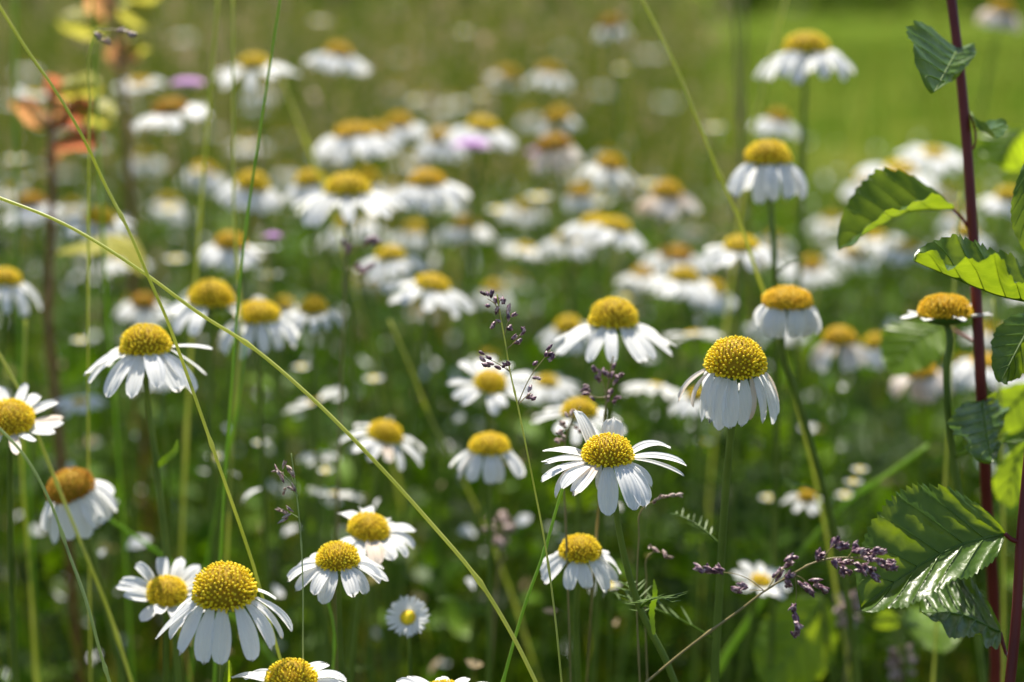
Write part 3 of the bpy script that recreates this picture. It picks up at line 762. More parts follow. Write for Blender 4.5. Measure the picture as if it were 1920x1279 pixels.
# --- far daisies: six patterns, copied
protos = []
GRP = 'far blurred daisies'
far_label = ['far blurred white daisy deep in the meadow, drooping petals', 'far blurred white daisy deep in the meadow, level petals', 'far blurred spent daisy with orange dome and sparse petals']
def far_proto(kind):
    k = [dict(a0=-28, a1=-72, L=2.1), dict(a0=-8, a1=-45, L=2.3, W=.75), dict(a0=-40, a1=-80, L=1.6, N=9, disc='disc_orange', mat='petal_tan')][kind]
    h = .42
    # modelled at the origin, standing 0.42 m tall
    root, g, c, R = daisy(960, 300, 50, 1.3, far_label[kind], group=GRP, **k)
    return root
spots = []
tries = 0
listed = [(b[0], b[1]) for b in B]
while len(spots) < 85 and tries < 20000:
    tries += 1
    y = 1.08 + 3.4 * random.random() ** 1.15
    x = random.uniform(-.30, .30) * y
    h = random.uniform(.345, .50)
    px, py, z = proj((x, y, h))
    if not (-80 < px < 2000 and -60 < py < 720): continue
    if px > 1230 and py < 400 + (px - 1600) * .05 and not (px > 1560 and py > 280): continue
    if px > 1350 and z > 2.2: continue
    if any(abs(px - a) < 30 and abs(py - b) < 26 for a, b in listed): continue
    if any(abs(px - s[3]) < 26 and abs(py - s[4]) < 22 for s in spots): continue
    if py > 600 and random.random() < .5: continue
    spots.append((x, y, h, px, py))
fp = [far_proto(0), far_proto(1), far_proto(2)]
fh = []
for r in fp:
    d = [c for c in r.children if c.name.startswith('disc')][0]
    zs = [v.co.z for v in d.data.vertices]
    xs = [v.co.x for v in d.data.vertices]; ys = [v.co.y for v in d.data.vertices]
    fh.append((max(zs), sum(xs) / len(xs), sum(ys) / len(ys)))
used = [False] * 3
for (x, y, h, px, py) in spots:
    k = random.choices((0, 1, 2), (5, 4, 2))[0]
    src = fp[k]
    if not used[k]:
        o = src; used[k] = True
    else:
        o = src.copy(); COL.objects.link(o)
        for ch in src.children:
            c = ch.copy(); COL.objects.link(c); c.parent = o
    s = random.uniform(.72, 1.02)
    sz = h / fh[k][0]
    o.rotation_euler = (random.gauss(0, .07), random.gauss(0, .07), random.uniform(0, 6.28))
    o.location = (x, y, 0)
    o.scale = (s, s, sz if abs(sz / s - 1) < .6 else s)
    o['label'] = far_label[k]; o['group'] = GRP + (' with drooping petals', ' with level petals', ' gone over')[k]

# --- the little lawn daisy facing the lens
def lawn_daisy():
    z = .70; c = P(765, 1158, z); R = 14 * z / FPX
    A = axis_matrix(-6, 48)
    g = Vector((c.x - .01, c.y + .03, 0))
    root = empty('lawn_daisy', g)
    tag(root, 'tiny many-rayed lawn daisy facing the lens near the bottom edge', 'daisy')
    st = MB(); st.tube(catmull([c - A @ Vector((0, 0, R * .3)), c - A @ Vector((0, 0, R * 2)) - Vector((0, 0, .02)), c.lerp(g, .5), g], 6), .0007, .0009, 6)
    st.build('stem', 'stem', root, g)
    core, fl = disc_mb(R, R * .55, 90, 5)
    d = MB(); d.add([c + A @ x for x in fl.v], fl.f); d.add([c + A @ x for x in core.v], core.f); d.build('disc', 'disc', root, g)
    rr = random.Random(3)
    for i in range(38):
        v, f = petal_geo(R, 360 * i / 38 + rr.uniform(-3, 3), 14 + (i % 2) * 9, 4, 2.3 * rr.uniform(.92, 1.05), .42, 0, rr=rr, nt=7, nu=5)
        mesh_obj('petal', [c + A @ x for x in v], f, 'petal', root, g)
lawn_daisy()

# daisy shapes added to stand in for glints, melted into pale round spots
def glint_daisies():
    src = None
    LAB = 'small white daisy shape added for a glint, blurred to a pale spot'
    for i, (px, py, z) in enumerate([(330, 487, 1.15), (505, 517, 1.1), (30, 300, 1.3), (45, 335, 1.3), (318, 395, 1.2), (370, 322, 1.25), (150, 640, 1.0), (490, 832, .95), (402, 858, .95), (700, 712, 1.0), (610, 884, .92), (1215, 345, 1.3), (1600, 460, 1.2), (1612, 882, .95), (1600, 905, .92), (205, 945, .9), (1010, 370, 1.2), (935, 395, 1.2), (690, 1040, .84), (1145, 1100, .82), (1175, 560, 1.15), (1440, 935, 1.0), (1585, 930, 1.0), (565, 690, 1.0), (240, 640, 1.05), (1320, 830, 1.0), (1130, 380, 1.3), (1340, 240, 1.4), (1165, 130, 1.6), (900, 180, 1.6), (870, 60, 1.9), (600, 40, 1.7), (780, 190, 1.5)]):
        c = P(px, py, z)
        if src is None:
            R = .0028
            root = empty('lawn_daisy', (0, 0, 0)); tag(root, LAB, 'daisy', 'added blurred glints')  # daisy form used here as an added glint
            st = MB(); st.tube(catmull([Vector((0, 0, 0)), Vector((.004, 0, .2)), Vector((0, 0, .398))], 5), .0006, .0006, 5); st.build('stem', 'stem', root)
            core, fl = disc_mb(R, R * .6, 40, 5); d = MB(); d.add([x + Vector((0, 0, .4)) for x in core.v], core.f); d.build('disc', 'disc', root)
            rg = MB(); rr = random.Random(9)
            for q in range(16):
                v, f = petal_geo(R, 22.5 * q, 18, 0, 1.7, .8, 0, rr=rr, nt=5, nu=4); rg.add([x + Vector((0, 0, .4)) for x in v], f)
            rg.build('petal_ring', 'petal', root); src = root; o = root
        else:
            o = src.copy(); COL.objects.link(o)
            for ch in src.children:
                k = ch.copy(); COL.objects.link(k); k.parent = o
        o.location = (c.x, c.y, 0)
        o.rotation_euler = (0, 0, random.uniform(0, 6))
        k = random.uniform(.5, .8) if z < 1.02 else random.uniform(.8, 1.15)
        o.scale = (k, k, c.z / .4)
glint_daisies()

# ------------------------------------------------------------------ pink and purple flowers
def scabious(px, py, wpx, z, flat, label, col='petal_pink'):
    c = P(px, py, z); R = wpx * z / FPX / 2
    g = Vector((c.x + .02, c.y + .02, 0))
    root = empty('pink_scabious', g); tag(root, label, 'flower')
    st = MB(); st.tube(catmull([c, c - Vector((0, 0, .05)), c.lerp(g, .5) + Vector((.01, 0, 0)), g], 6), .0009, .0012, 6); st.build('stem', 'stem', root, g)
    rr = random.Random(int(px)); mb = MB()
    for i in range(54):
        a = i * 137.5; rad = math.sqrt((i + .5) / 54)
        v, f = petal_geo(R * .45, a, 65 - 70 * rad, 20 - 40 * rad, (.9 + .5 * rad), .55, rr.gauss(0, 20), r0=rad * .9, z0=.15 * (1 - rad), rr=rr, nt=5, nu=4)
        mb.add([c + Vector((x.x, x.y, x.z * flat)) for x in v], f)
    mb.build('flower_head', col, root, g)
    cx = MB(); cx.spindle(c - Vector((0, 0, R * .4)), (0, 0, 1), R * .4, R * .3, 8); cx.build('calyx', 'calyx', root, g)
scabious(352, 156, 74, 1.12, .8, 'pink scabious bloom between blurred white daisies near the top')
scabious(884, 272, 80, 1.1, .9, 'mauve scabious bloom in front of a blurred daisy in mid meadow')
scabious(512, 442, 40, .98, .9, 'purple bloom at the end of a daisy petal by the twin blades')
scabious(1000, 286, 34, 1.4, .9, 'small faded mauve bloom right of the mauve scabious')

# ------------------------------------------------------------------ tall grass stalks
def stalk(pts, wpx, label, mat='stalk', z=None, taper=.75, cat='grass stalk', name='grass_stalk', nodes=False):
    q = [P(*p) for p in pts]
    last = q[-1]; d = (q[-1] - q[-2]).normalized()
    if last.z > .01:
        k = min(1.0, max(-1.0, d.x / max(.25, abs(d.z)))) * last.z * .5
        kd = d.y / max(.25, abs(d.z)) * last.z * .5
        g = Vector((last.x + k, last.y + max(-.02, min(.12, kd)), 0))
        q += [last.lerp(g, .5) + Vector((k * .12, 0, -.01)), g]
    else: g = Vector((last.x, last.y, 0))
    zz = sum(p[2] for p in pts) / len(pts)
    r = wpx * zz / FPX / 2
    root = empty(name, g); tag(root, label, cat)
    m = MB(); cp = catmull(q, 6)
    m.tube(cp, r * taper, r, 6, nodes=(len(cp) // 3, len(cp) * 2 // 3)); m.build('stem', mat, root, g)
    return root, g
S = [
 ([(-20, -20, .585), (50, 92, .59), (105, 172, .59), (150, 247, .59), (200, 352, .60), (240, 430, .60), (275, 512, .605), (310, 592, .61), (350, 700, .62), (385, 800, .625), (420, 900, .63), (455, 1000, .64), (475, 1060, .645)], 7.5, 'long straw blade sweeping down from the top corner over the broad daisy', 'stalk'),
 ([(-30, 360, .64), (120, 420, .635), (270, 512, .63), (380, 592, .63), (460, 642, .63), (580, 742, .625), (700, 862, .62), (800, 972, .62), (900, 1092, .62), (960, 1190, .62), (1010, 1290, .62)], 9, 'long straw blade slanting right across the whole meadow', 'stalk'),
 ([(1195, -20, .74), (1260, 110, .74), (1310, 230, .74), (1350, 330, .745), (1385, 410, .75), (1415, 500, .76), (1440, 570, .78), (1480, 700, .8)], 11, 'long straw blade slanting down to the barrel daisy', 'stalk'),
 ([(528, -20, .70), (505, 130, .70), (482, 280, .70), (462, 420, .70), (447, 560, .70), (436, 700, .70), (425, 850, .705), (412, 1060, .71)], 9, 'darker of twin upright green blades, curving at the top', 'stalk_green'),
 ([(437, -20, .78), (437, 200, .78), (440, 430, .78), (452, 600, .79), (440, 760, .79), (432, 900, .8)], 9, 'straight upright pale blade passing the cocked-petal daisy', 'stalk'),
 ([(410, -20, .84), (392, 200, .84), (374, 420, .85), (362, 600, .86), (350, 800, .87)], 10, 'blurred upright blade left of the twin blades', 'stalk'),
 ([(173, -20, .85), (180, 150, .85), (190, 380, .85), (203, 600, .86), (218, 800, .87), (232, 1000, .88)], 9, 'blurred upright green blade by the orange-leaved sapling', 'stalk_green'),
 ([(28, -20, 1.0), (28, 150, 1.0), (30, 300, 1.0), (34, 500, 1.0)], 11, 'soft broad blade standing next to the frame edge at the top', 'stalk_green'),
 ([(-20, 785, .585), (40, 847, .59), (90, 932, .595), (130, 1040, .60), (160, 1122, .60), (190, 1230, .605), (212, 1300, .61)], 7, 'thin sharp grey-green blade bending from the left frame edge down to the bottom', 'stalk_grey'),
 ([(-15, 640, .72), (40, 740, .72), (80, 840, .72), (120, 940, .72), (165, 1050, .72), (205, 1150, .725), (250, 1290, .73)], 10, 'blurred straw blade crossing the ageing orange-brown daisy', 'stalk'),
 ([(48, 600, .82), (45, 700, .82), (42, 900, .83), (50, 1000, .84)], 10, 'short blurred upright blade beside the tilted edge daisy', 'stalk'),
 ([(1063, 895, .64), (1050, 932, .64), (1022, 1030, .64), (985, 1132, .64), (940, 1290, .64)], 7, 'green blade leaning left below the sharp open daisy', 'stalk_green'),
 ([(1740, 835, .85), (1670, 885, .85), (1600, 932, .86), (1540, 990, .87)], 13, 'blurred thick green blade leaning left below the old wide dome', 'stalk_green'),
 ([(1375, -20, 1.1), (1382, 120, 1.1), (1388, 270, 1.1), (1380, 420, 1.12)], 12, 'blurred brown upright stalk on the lawn edge, left of its twin', 'stalk_brown'),
 ([(1398, -20, 1.12), (1396, 120, 1.12), (1392, 260, 1.12), (1402, 420, 1.14)], 10, 'blurred brown upright stalk on the lawn edge, right of its twin', 'stalk_brown'),
 ([(1478, -20, .95), (1440, 120, .95), (1410, 260, .95), (1385, 420, .97)], 9, 'faint pale blade leaning left behind the tall bell daisy', 'stalk'),
 ([(730, 600, .88), (770, 690, .88), (810, 790, .89), (860, 880, .90)], 8, 'faint blurred blade slanting right below the wide leaning daisy', 'stalk'),
 ([(530, 150, 1.0), (560, 230, 1.0), (600, 330, 1.02)], 10, 'short pale blurred blade slanting under the upper daisies', 'stalk'),
 ([(610, 1110, .70), (625, 1170, .70), (622, 1290, .70)], 9, 'short green blade under the arching daisy', 'stalk_green'),
 ([(1800, 360, .78), (1790, 520, .78), (1785, 640, .78)], 8, 'thin pale blade behind the crinkled yellow-backed leaf', 'stalk'),
 ([(1862, 560, .80), (1870, 660, .80), (1875, 760, .8)], 9, 'pale blade right of the red stem', 'stalk'),
 ([(462, 640, .78), (448, 740, .78), (425, 860, .79), (395, 1010, .8)], 10, 'green blade leaning behind the twin blades in lower meadow', 'stalk_green'),
 ([(185, 960, .80), (260, 1010, .81), (330, 1060, .82)], 10, 'dim olive blade lying aslant behind the fresh tilted daisy', 'stalk_green'),
]
for (pts, wp, lab, mt) in S: stalk(pts, wp * (.72 if pts[0][2] > .66 else 1), lab, mt)

# ------------------------------------------------------------------ panicles of meadow grass
def panicle(stem_pts, wpx, z, branches, label, mat='spike', smat='stalk', sl=16, sr=4.4, seed=1, per=(2, 4)):
    rr = random.Random(seed)
    root, g = stalk(stem_pts, wpx, label, smat, cat='grass panicle', name='flowering_grass', taper=.55)
    for br in branches:
        path, grains = br
        if len(path) > 1:
            b = MB(); b.tube(catmull([P(px, py, zz) for px, py, zz in path], 5), 1.1 * z / FPX, .7 * z / FPX, 5)
            b.build('branch', smat if smat != 'stalk' else 'stalk_brown', root, g)
        sm = MB()
        tip = Vector(P(*path[-1])); frm = Vector(P(*path[0]))
        for (gx, gy) in grains:
            zz = path[-1][2] + rr.uniform(-.006, .006)
            p = P(gx, gy, zz)
            d0 = (p - frm); d0 = d0.normalized() if d0.length > 1e-6 else Vector((0, 0, 1))
            for q in range(rr.randint(*per)):
                d = (d0 + Vector((rr.gauss(0, .35), rr.gauss(0, .35), rr.gauss(0, .3)))).normalized()
                L = sl * z / FPX * rr.uniform(.75, 1.2)
                p2 = p + Vector((rr.gauss(0, 1), rr.gauss(0, 1), rr.gauss(0, 1))) * (2.6 * z / FPX) - d * L * .5
                sm.spindle(p2, d, L, sr * z / FPX * rr.uniform(.7, 1.05), 5)
                sm.spindle(p2 + d * L * .25, (d + Vector((rr.gauss(0, .25), 0, rr.gauss(0, .25)))), L * .8, sr * .7 * z / FPX, 5)
        sm.build('spikelet_cluster', mat, root, g)
    return root
zA = .63
panicle([(932, 552, zA), (938, 592, zA), (947, 640, zA), (955, 690, zA), (970, 757, zA), (985, 830, zA), (1000, 905, zA), (1022, 1020, .63), (1040, 1150, .625), (1054, 1290, .62)], 4.6, zA, [
    ([(936, 590, zA), (928, 570, zA), (914, 560, zA)], [(906, 557), (913, 552), (917, 573), (921, 549)]),
    ([(938, 598, zA), (935, 575, zA), (938, 562, zA)], [(930, 564), (940, 559), (943, 569), (934, 582)]),
    ([(946, 628, zA), (952, 605, zA), (960, 588, zA)], [(954, 577), (957, 592), (965, 586), (957, 614)]),
    ([(940, 600, zA), (928, 608, zA)], [(932, 601), (925, 610)]),
    ([(950, 655, zA), (966, 640, zA), (975, 628, zA)], [(978, 621), (968, 632), (976, 643)]),
    ([(956, 697, zA), (930, 680, zA), (908, 670, zA)], [(904, 661), (902, 670), (907, 677), (914, 679), (910, 667)]),
    ([(957, 698, zA), (948, 688, zA)], [(934, 687), (948, 683), (942, 686)]),
    ([(971, 757, zA), (990, 715, zA), (1002, 695, zA), (1018, 675, zA), (1033, 656, zA)], [(1035, 650), (1026, 662), (1034, 671)]),
    ([(998, 702, zA), (1004, 690, zA)], [(1002, 686), (1006, 705)]),
    ([(971, 760, zA), (985, 745, zA), (996, 737, zA)], [(997, 733), (990, 744), (1002, 743)])],
    'slender purple-flecked grass panicle rising beside the sharp open daisy', sl=17, sr=4.4, seed=4, per=(1, 2))
zB = .60
panicle([(1640, 1052, zB), (1600, 1046, zB), (1560, 1047, zB), (1530, 1054, zB), (1480, 1080, zB), (1440, 1104, zB), (1390, 1142, zB), (1300, 1207, zB), (1200, 1290, zB)], 5.5, zB, [
    ([(1432, 1107, zB), (1410, 1090, zB), (1385, 1078, zB), (1355, 1073, zB)], [(1310, 1067), (1326, 1068), (1343, 1070), (1348, 1064)]),
    ([(1432, 1107, zB), (1405, 1107, zB)], [(1380, 1106), (1392, 1102)]),
    ([(1440, 1103, zB), (1452, 1085, zB), (1470, 1065, zB)], [(1457, 1080), (1462, 1070), (1478, 1058), (1486, 1046), (1480, 1050)]),
    ([(1470, 1086, zB), (1478, 1090, zB)], [(1477, 1085), (1477, 1096), (1480, 1078)]),
    ([(1490, 1078, zB), (1505, 1085, zB), (1515, 1095, zB)], [(1511, 1100), (1518, 1108), (1528, 1090), (1538, 1099), (1545, 1106)]),
    ([(1490, 1078, zB), (1493, 1110, zB), (1492, 1130, zB)], [(1490, 1140), (1493, 1158), (1494, 1172), (1497, 1184), (1493, 1190)]),
    ([(1534, 1052, zB), (1537, 1044, zB)], [(1533, 1040), (1540, 1041)]),
    ([(1545, 1048, zB), (1556, 1030, zB), (1566, 1022, zB)], [(1562, 1014), (1566, 1022), (1576, 1020), (1582, 1024)]),
    ([(1590, 1045, zB), (1600, 1032, zB)], [(1602, 1024), (1608, 1034)]),
    ([(1600, 1046, zB), (1620, 1040, zB), (1640, 1038, zB)], [(1622, 1036), (1632, 1040), (1643, 1032), (1654, 1036), (1638, 1048), (1627, 1050)]),
    ([(1560, 1047, zB), (1572, 1058, zB), (1590, 1066, zB)], [(1566, 1055), (1576, 1056), (1584, 1068), (1578, 1074), (1592, 1074), (1590, 1052)]),
    ([(1590, 1050, zB), (1610, 1062, zB), (1630, 1075, zB)], [(1606, 1060), (1616, 1066), (1624, 1074), (1634, 1078), (1642, 1084), (1624, 1062), (1636, 1064)]),
    ([(1625, 1052, zB), (1650, 1055, zB), (1668, 1058, zB)], [(1652, 1054), (1662, 1058), (1670, 1054), (1678, 1064), (1666, 1066)])],
    'sharp dark purple grass panicle bowing right towards the toothed leaf', sl=21, sr=4.6, seed=8, per=(3, 4), smat='stalk_brown')
zC = .61
panicle([(546, 850, zC), (553, 902, zC), (562, 982, zC), (568, 1100, zC), (568, 1190, zC), (568, 1300, zC)], 4, zC, [
    ([(556, 920, zC), (545, 905, zC), (528, 886, zC)], [(514, 880), (524, 886), (530, 894)]),
    ([(556, 918, zC), (545, 890, zC)], [(536, 868), (542, 880), (548, 888)]),
    ([(558, 930, zC), (546, 916, zC)], [(536, 920), (548, 916), (544, 908)]),
    ([(562, 972, zC), (545, 962, zC)], [(528, 960), (538, 962), (534, 972), (546, 956)])],
    'thin dry grass panicle with pale pinkish husks left of the arching daisy', mat='spike_pale', smat='stalk_grey', sl=20, sr=3.4, seed=2, per=(1, 2))
zD = .675
panicle([(1150, 668, zD), (1140, 720, zD), (1134, 780, zD), (1130, 860, .68), (1120, 980, .69)], 5, zD, [
    ([(1136, 740, zD), (1128, 710, zD), (1120, 695, zD)], [(1116, 690), (1124, 700), (1120, 710), (1134, 698)]),
    ([(1140, 722, zD), (1152, 700, zD)], [(1150, 690), (1162, 702), (1156, 712), (1144, 704)]),
    ([(1136, 745, zD), (1118, 745, zD), (1104, 738, zD)], [(1100, 736), (1106, 746), (1098, 728)]),
    ([(1136, 755, zD), (1150, 750, zD)], [(1148, 736), (1158, 748), (1140, 745), (1150, 756)])],
    'brown grass panicle standing just behind the upright back petals', mat='spike', smat='stalk_brown', sl=16, sr=4.2, seed=5, per=(1, 3))
panicle([(1088, 762, zD), (1074, 785, zD), (1062, 820, zD), (1056, 860, zD), (1060, 960, zD)], 4, zD, [
    ([(1074, 785, zD), (1066, 780, zD)], [(1062, 776), (1070, 770)]), ([(1064, 812, zD), (1056, 800, zD)], [(1052, 796), (1058, 790)]),
    ([(1060, 830, zD), (1052, 818, zD)], [(1048, 812), (1056, 822), (1046, 826)]), ([(1070, 795, zD), (1082, 800, zD)], [(1080, 800), (1088, 806)])],
    'small grass panicle left of the upright back petals', mat='spike_pale', smat='stalk_brown', sl=15, sr=4, seed=6, per=(1, 2))
zE = .80
panicle([(652, 440, zE), (648, 480, zE), (646, 560, zE), (640, 700, zE)], 6, zE, [
    ([(648, 480, zE), (648, 465, zE)], [(646, 455), (650, 465), (654, 470)]), ([(648, 480, zE), (680, 460, zE), (700, 454, zE)], [(690, 456), (700, 450), (708, 455)]),
    ([(647, 505, zE), (668, 502, zE)], [(670, 500), (682, 504), (694, 500)])],
    'blurred brown grass panicle in front of the wide mid-meadow daisies', mat='spike', smat='stalk_brown', sl=20, sr=5, seed=7, per=(1, 3))
zF = .72
panicle([(200, 62, zF), (182, 56, zF), (172, 80, .72), (168, 200, .72), (166, 400, .73)], 5, zF, [
    ([(180, 60, zF), (190, 68, zF)], [(186, 66), (194, 74), (202, 78)]), ([(185, 56, zF), (220, 56, zF), (240, 60, zF)], [(222, 54), (236, 58), (248, 64)])],
    'mauve grass panicle drooping before the orange leaves at the top', mat='spike_pale', smat='stalk', sl=20, sr=4.5, seed=9, per=(1, 2))
zG = .85
for i, (px, py) in enumerate([(1590, 1150), (1690, 1250), (935, 1000)]):
    panicle([(px, py - 40, zG), (px + 4, py + 20, zG), (px - 6, py + 130, zG)], 6, zG, [
        ([(px, py, zG), (px - 14, py - 20, zG)], [(px - 16, py - 24), (px - 8, py - 10), (px - 20, py - 6)]),
        ([(px, py, zG), (px + 14, py - 22, zG)], [(px + 16, py - 22), (px + 8, py - 30), (px + 20, py - 8)]),
        ([(px, py + 10, zG), (px + 16, py + 10, zG)], [(px + 12, py + 12), (px - 10, py + 16), (px + 2, py + 22)])],
        ['blurred mauve grass head below the toothed leaf', 'blurred mauve grass head at the bottom edge under the toothed leaf', 'blurred tan grass head in shade left of the compact daisy'][i], mat='spike_pale', smat='stalk_brown', sl=26, sr=7, seed=20 + i, per=(2, 3))

# ------------------------------------------------------------------ broad toothed leaves
def leaf_geo(mid, lv, rv, teeth=13, wav=.06, quilt=.05, seed=0, nt=46, nu=8, ov=.45):
    """mid: midrib points (px, py, depth); lv, rv: where the widest points of both halves lie from the midrib (px, px, metres).
    Returns the blade, and its veins as fine tubes lying on it"""
    rr = random.Random(seed)
    cp = catmull([P(*m) for m in mid], 20)
    z0 = sum(m[2] for m in mid) / len(mid)
    n = len(cp) - 1
    L = sum((cp[i + 1] - cp[i]).length for i in range(n))
    lw, rw = PV(lv[0], lv[1], lv[2], z0), PV(rv[0], rv[1], rv[2], z0)
    ph = rr.uniform(0, 6)
    along = (cp[-1] - cp[0]).normalized()
    def S(t, u, lift=0.0):
        x = t * n; k = min(int(x), n - 1); c = cp[k].lerp(cp[k + 1], x - k)
        wp = max(.012, math.sin(math.pi * min(1, max(0, t)) ** .80) ** .62) if 0 < t < 1 else .012
        tooth = (t * teeth) % 1.0
        wt = wp * (1 + (.10 * tooth - .05) * min(1, wp * 2))
        vec = lw if u < 0 else rw
        a = abs(u)
        nn = along.cross(vec).normalized()
        if u > 0: nn = -nn
        q = a * (wt if a > .9 else wp)
        p = c + vec * q + along * (L * .10 * a * wp)
        ax = t * 6.5 - a * 1.3
        b2 = abs(math.sin(math.pi * (a * 4.2 + t * 2))) ** .5
        h = quilt * abs(math.sin(math.pi * ax)) ** .5 * (.55 + .45 * b2) * (1 - .4 * a) * min(1, a * 5) * wp
        h += wav * math.sin(ph + t * 13 + (1 if u < 0 else 3)) * a ** 2 + .5 * wav * math.sin(ph * 2 + t * 31) * a ** 3
        h += -.05 * a * (1 - a) * 2
        return p + nn * ((h * .9 + lift) * vec.length)
    v = []; f = []
    for i in range(nt + 1):
        for j in range(2 * nu + 1): v.append(S(i / nt, (j - nu) / nu))
    m = 2 * nu + 1
    for i in range(nt):
        for j in range(m - 1):
            a = i * m + j
            f.append((a, a + 1, a + m + 1, a + m))
    vb = MB()
    vb.tube([S(t / 24, 0) for t in range(25)], 2.6 * z0 / FPX, .7 * z0 / FPX, 5)
    for sg in (-1, 1):
        for k in range(0, 6):
            pts = []
            for q in range(9):
                a = q / 8 * .93; t = (k + a * 1.3) / 6.5
                if t > .97 or t < .01: break
                pts.append(S(max(t, .012), sg * max(a, .01)))
            if len(pts) > 3: vb.tube(pts, 1.15 * z0 / FPX, .4 * z0 / FPX, 4)
    return v, f, vb
def leaf_part(root, g, mat, mid, lv, rv, petiole=None, pmat='red_stem', pw=5, **k):
    v, f, vb = leaf_geo(mid, lv, rv, **k)
    lf = mesh_obj('leaf', v, f, mat, root, g)
    z0 = mid[0][2]
    vb.build('leaf_vein', 'vein', lf, g)
    if petiole:
        b = MB(); b.tube(catmull([P(*q) for q in petiole], 6), pw * z0 / FPX / 2, pw * .8 * z0 / FPX / 2, 6); b.build('leaf_stalk', pmat, root, g)
    return lf
def plant_root(name, stem, wpx, mat, label, cat):
    q = [P(*p) for p in stem]
    last = q[-1]
    g = Vector((last.x + .01, last.y + .03, 0))
    q += [last.lerp(g, .5), g]
    root = empty(name, g); tag(root, label, cat)
    zz = sum(p[2] for p in stem) / len(stem); r = wpx * zz / FPX / 2
    m = MB(); m.tube(catmull(q, 6), r * .9, r * 1.2, 8); m.build('stem', mat, root, g)
    return root, g
zs = .70
r1, g1_ = plant_root('red_stemmed_sapling', [(1780, -30, zs), (1800, 130, zs), (1812, 260, zs), (1822, 400, zs), (1831, 560, zs), (1838, 700, zs), (1846, 850, .71), (1852, 970, .72), (1862, 1090, .73)], 20, 'red_stem', 'tall sapling with upright dark red stem and crinkled toothed leaves', 'sapling')
leaf_part(r1, g1_, 'leaf_dark', [(1796, 92, .694), (1776, 128, .674), (1751, 174, .659)], (-72, -78, -.004), (78, -42, .018), teeth=9, wav=.05, seed=1, petiole=[(1806, 112, zs), (1796, 92, .694)])
leaf_part(r1, g1_, 'leaf_dark', [(1788, 392, .70), (1700, 398, .70), (1640, 428, .70), (1572, 470, .70)], (-18, -92, .004), (8, -24, -.03), teeth=12, wav=.05, seed=2, petiole=[(1824, 440, zs), (1806, 412, zs), (1786, 392, zs)], pw=7)
leaf_part(r1, g1_, 'leaf_dark', [(1820, 212, .70), (1845, 246, .69), (1888, 232, .68)], (-4, -30, .02), (5, 14, -.01), teeth=7, seed=3, petiole=[(1814, 290, zs), (1826, 275, zs), (1820, 212, zs)])
leaf_part(r1, g1_, 'leaf_dark', [(1842, 752, .70), (1850, 812, .685), (1860, 868, .675)], (-76, -22, -.01), (62, -46, .02), teeth=8, wav=.08, quilt=.11, seed=4)
leaf_part(r1, g1_, 'leaf_lit', [(1768, 608, .82), (1715, 640, .82), (1672, 700, .82)], (-40, -32, .01), (36, 30, -.01), teeth=8, seed=5, petiole=[(1836, 645, .72), (1800, 625, .76), (1768, 608, .82)])
leaf_part(r1, g1_, 'leaf_lit', [(1925, 240, .92), (1895, 270, .92), (1872, 310, .92)], (-50, -20, .01), (50, 30, .01), teeth=8, seed=6)
# second sapling at the frame edge, sharp
zq = .625
r2, g2_ = plant_root('red_stemmed_sapling', [(1950, 560, zq), (1936, 760, zq), (1924, 900, zq), (1914, 1010, zq), (1908, 1120, zq), (1902, 1200, zq), (1892, 1295, zq)], 18, 'red_stem', 'thick red-stemmed sapling at the frame edge carrying a big sharp toothed leaf', 'sapling')
leaf_part(r2, g2_, 'leaf_dark', [(1884, 1001, .63), (1800, 1022, .622), (1705, 1072, .615), (1612, 1142, .61)], (-42, -132, .004), (12, 42, -.013), teeth=26, wav=.06, quilt=.10, seed=11, petiole=[(1914, 1016, zq), (1898, 1012, zq), (1884, 1001, zq)], pw=11, nt=130, nu=12)
leaf_part(r2, g2_, 'leaf_dark', [(1876, 1186, .645), (1800, 1152, .651), (1724, 1148, .657)], (14, -88, .026), (4, 24, -.02), teeth=20, wav=.09, quilt=.17, seed=12, petiole=[(1902, 1225, .626), (1882, 1212, .645), (1876, 1186, .645)], pw=8)
leaf_part(r2, g2_, 'leaf_dark', [(1945, 568, .63), (1880, 556, .625), (1790, 522, .62), (1714, 490, .615)], (24, -86, .006), (4, -34, -.03), teeth=16, wav=.10, quilt=.07, seed=13, petiole=[(1935, 600, zq), (1945, 568, zq)], nt=130, nu=12)
leaf_part(r2, g2_, 'leaf_dark', [(1945, 590, .66), (1910, 650, .65), (1876, 716, .64)], (-40, -34, .0), (40, 30, .01), teeth=10, wav=.08, quilt=.10, seed=14)
leaf_part(r2, g2_, 'leaf_dark', [(1945, 270, .655), (1928, 380, .65), (1935, 480, .65)], (-32, 0, .0), (40, 10, .02), teeth=12, wav=.08, seed=15)
leaf_part(r2, g2_, 'leaf_lit', [(1935, 720, .80), (1890, 770, .80), (1860, 800, .80)], (-34, -24, .0), (30, 30, .0), teeth=8, seed=16)
leaf_part(r2, g2_, 'leaf_lit', [(1935, 820, .78), (1900, 880, .78), (1890, 950, .78)], (-34, 0, .0), (34, 10, .0), teeth=8, seed=17)
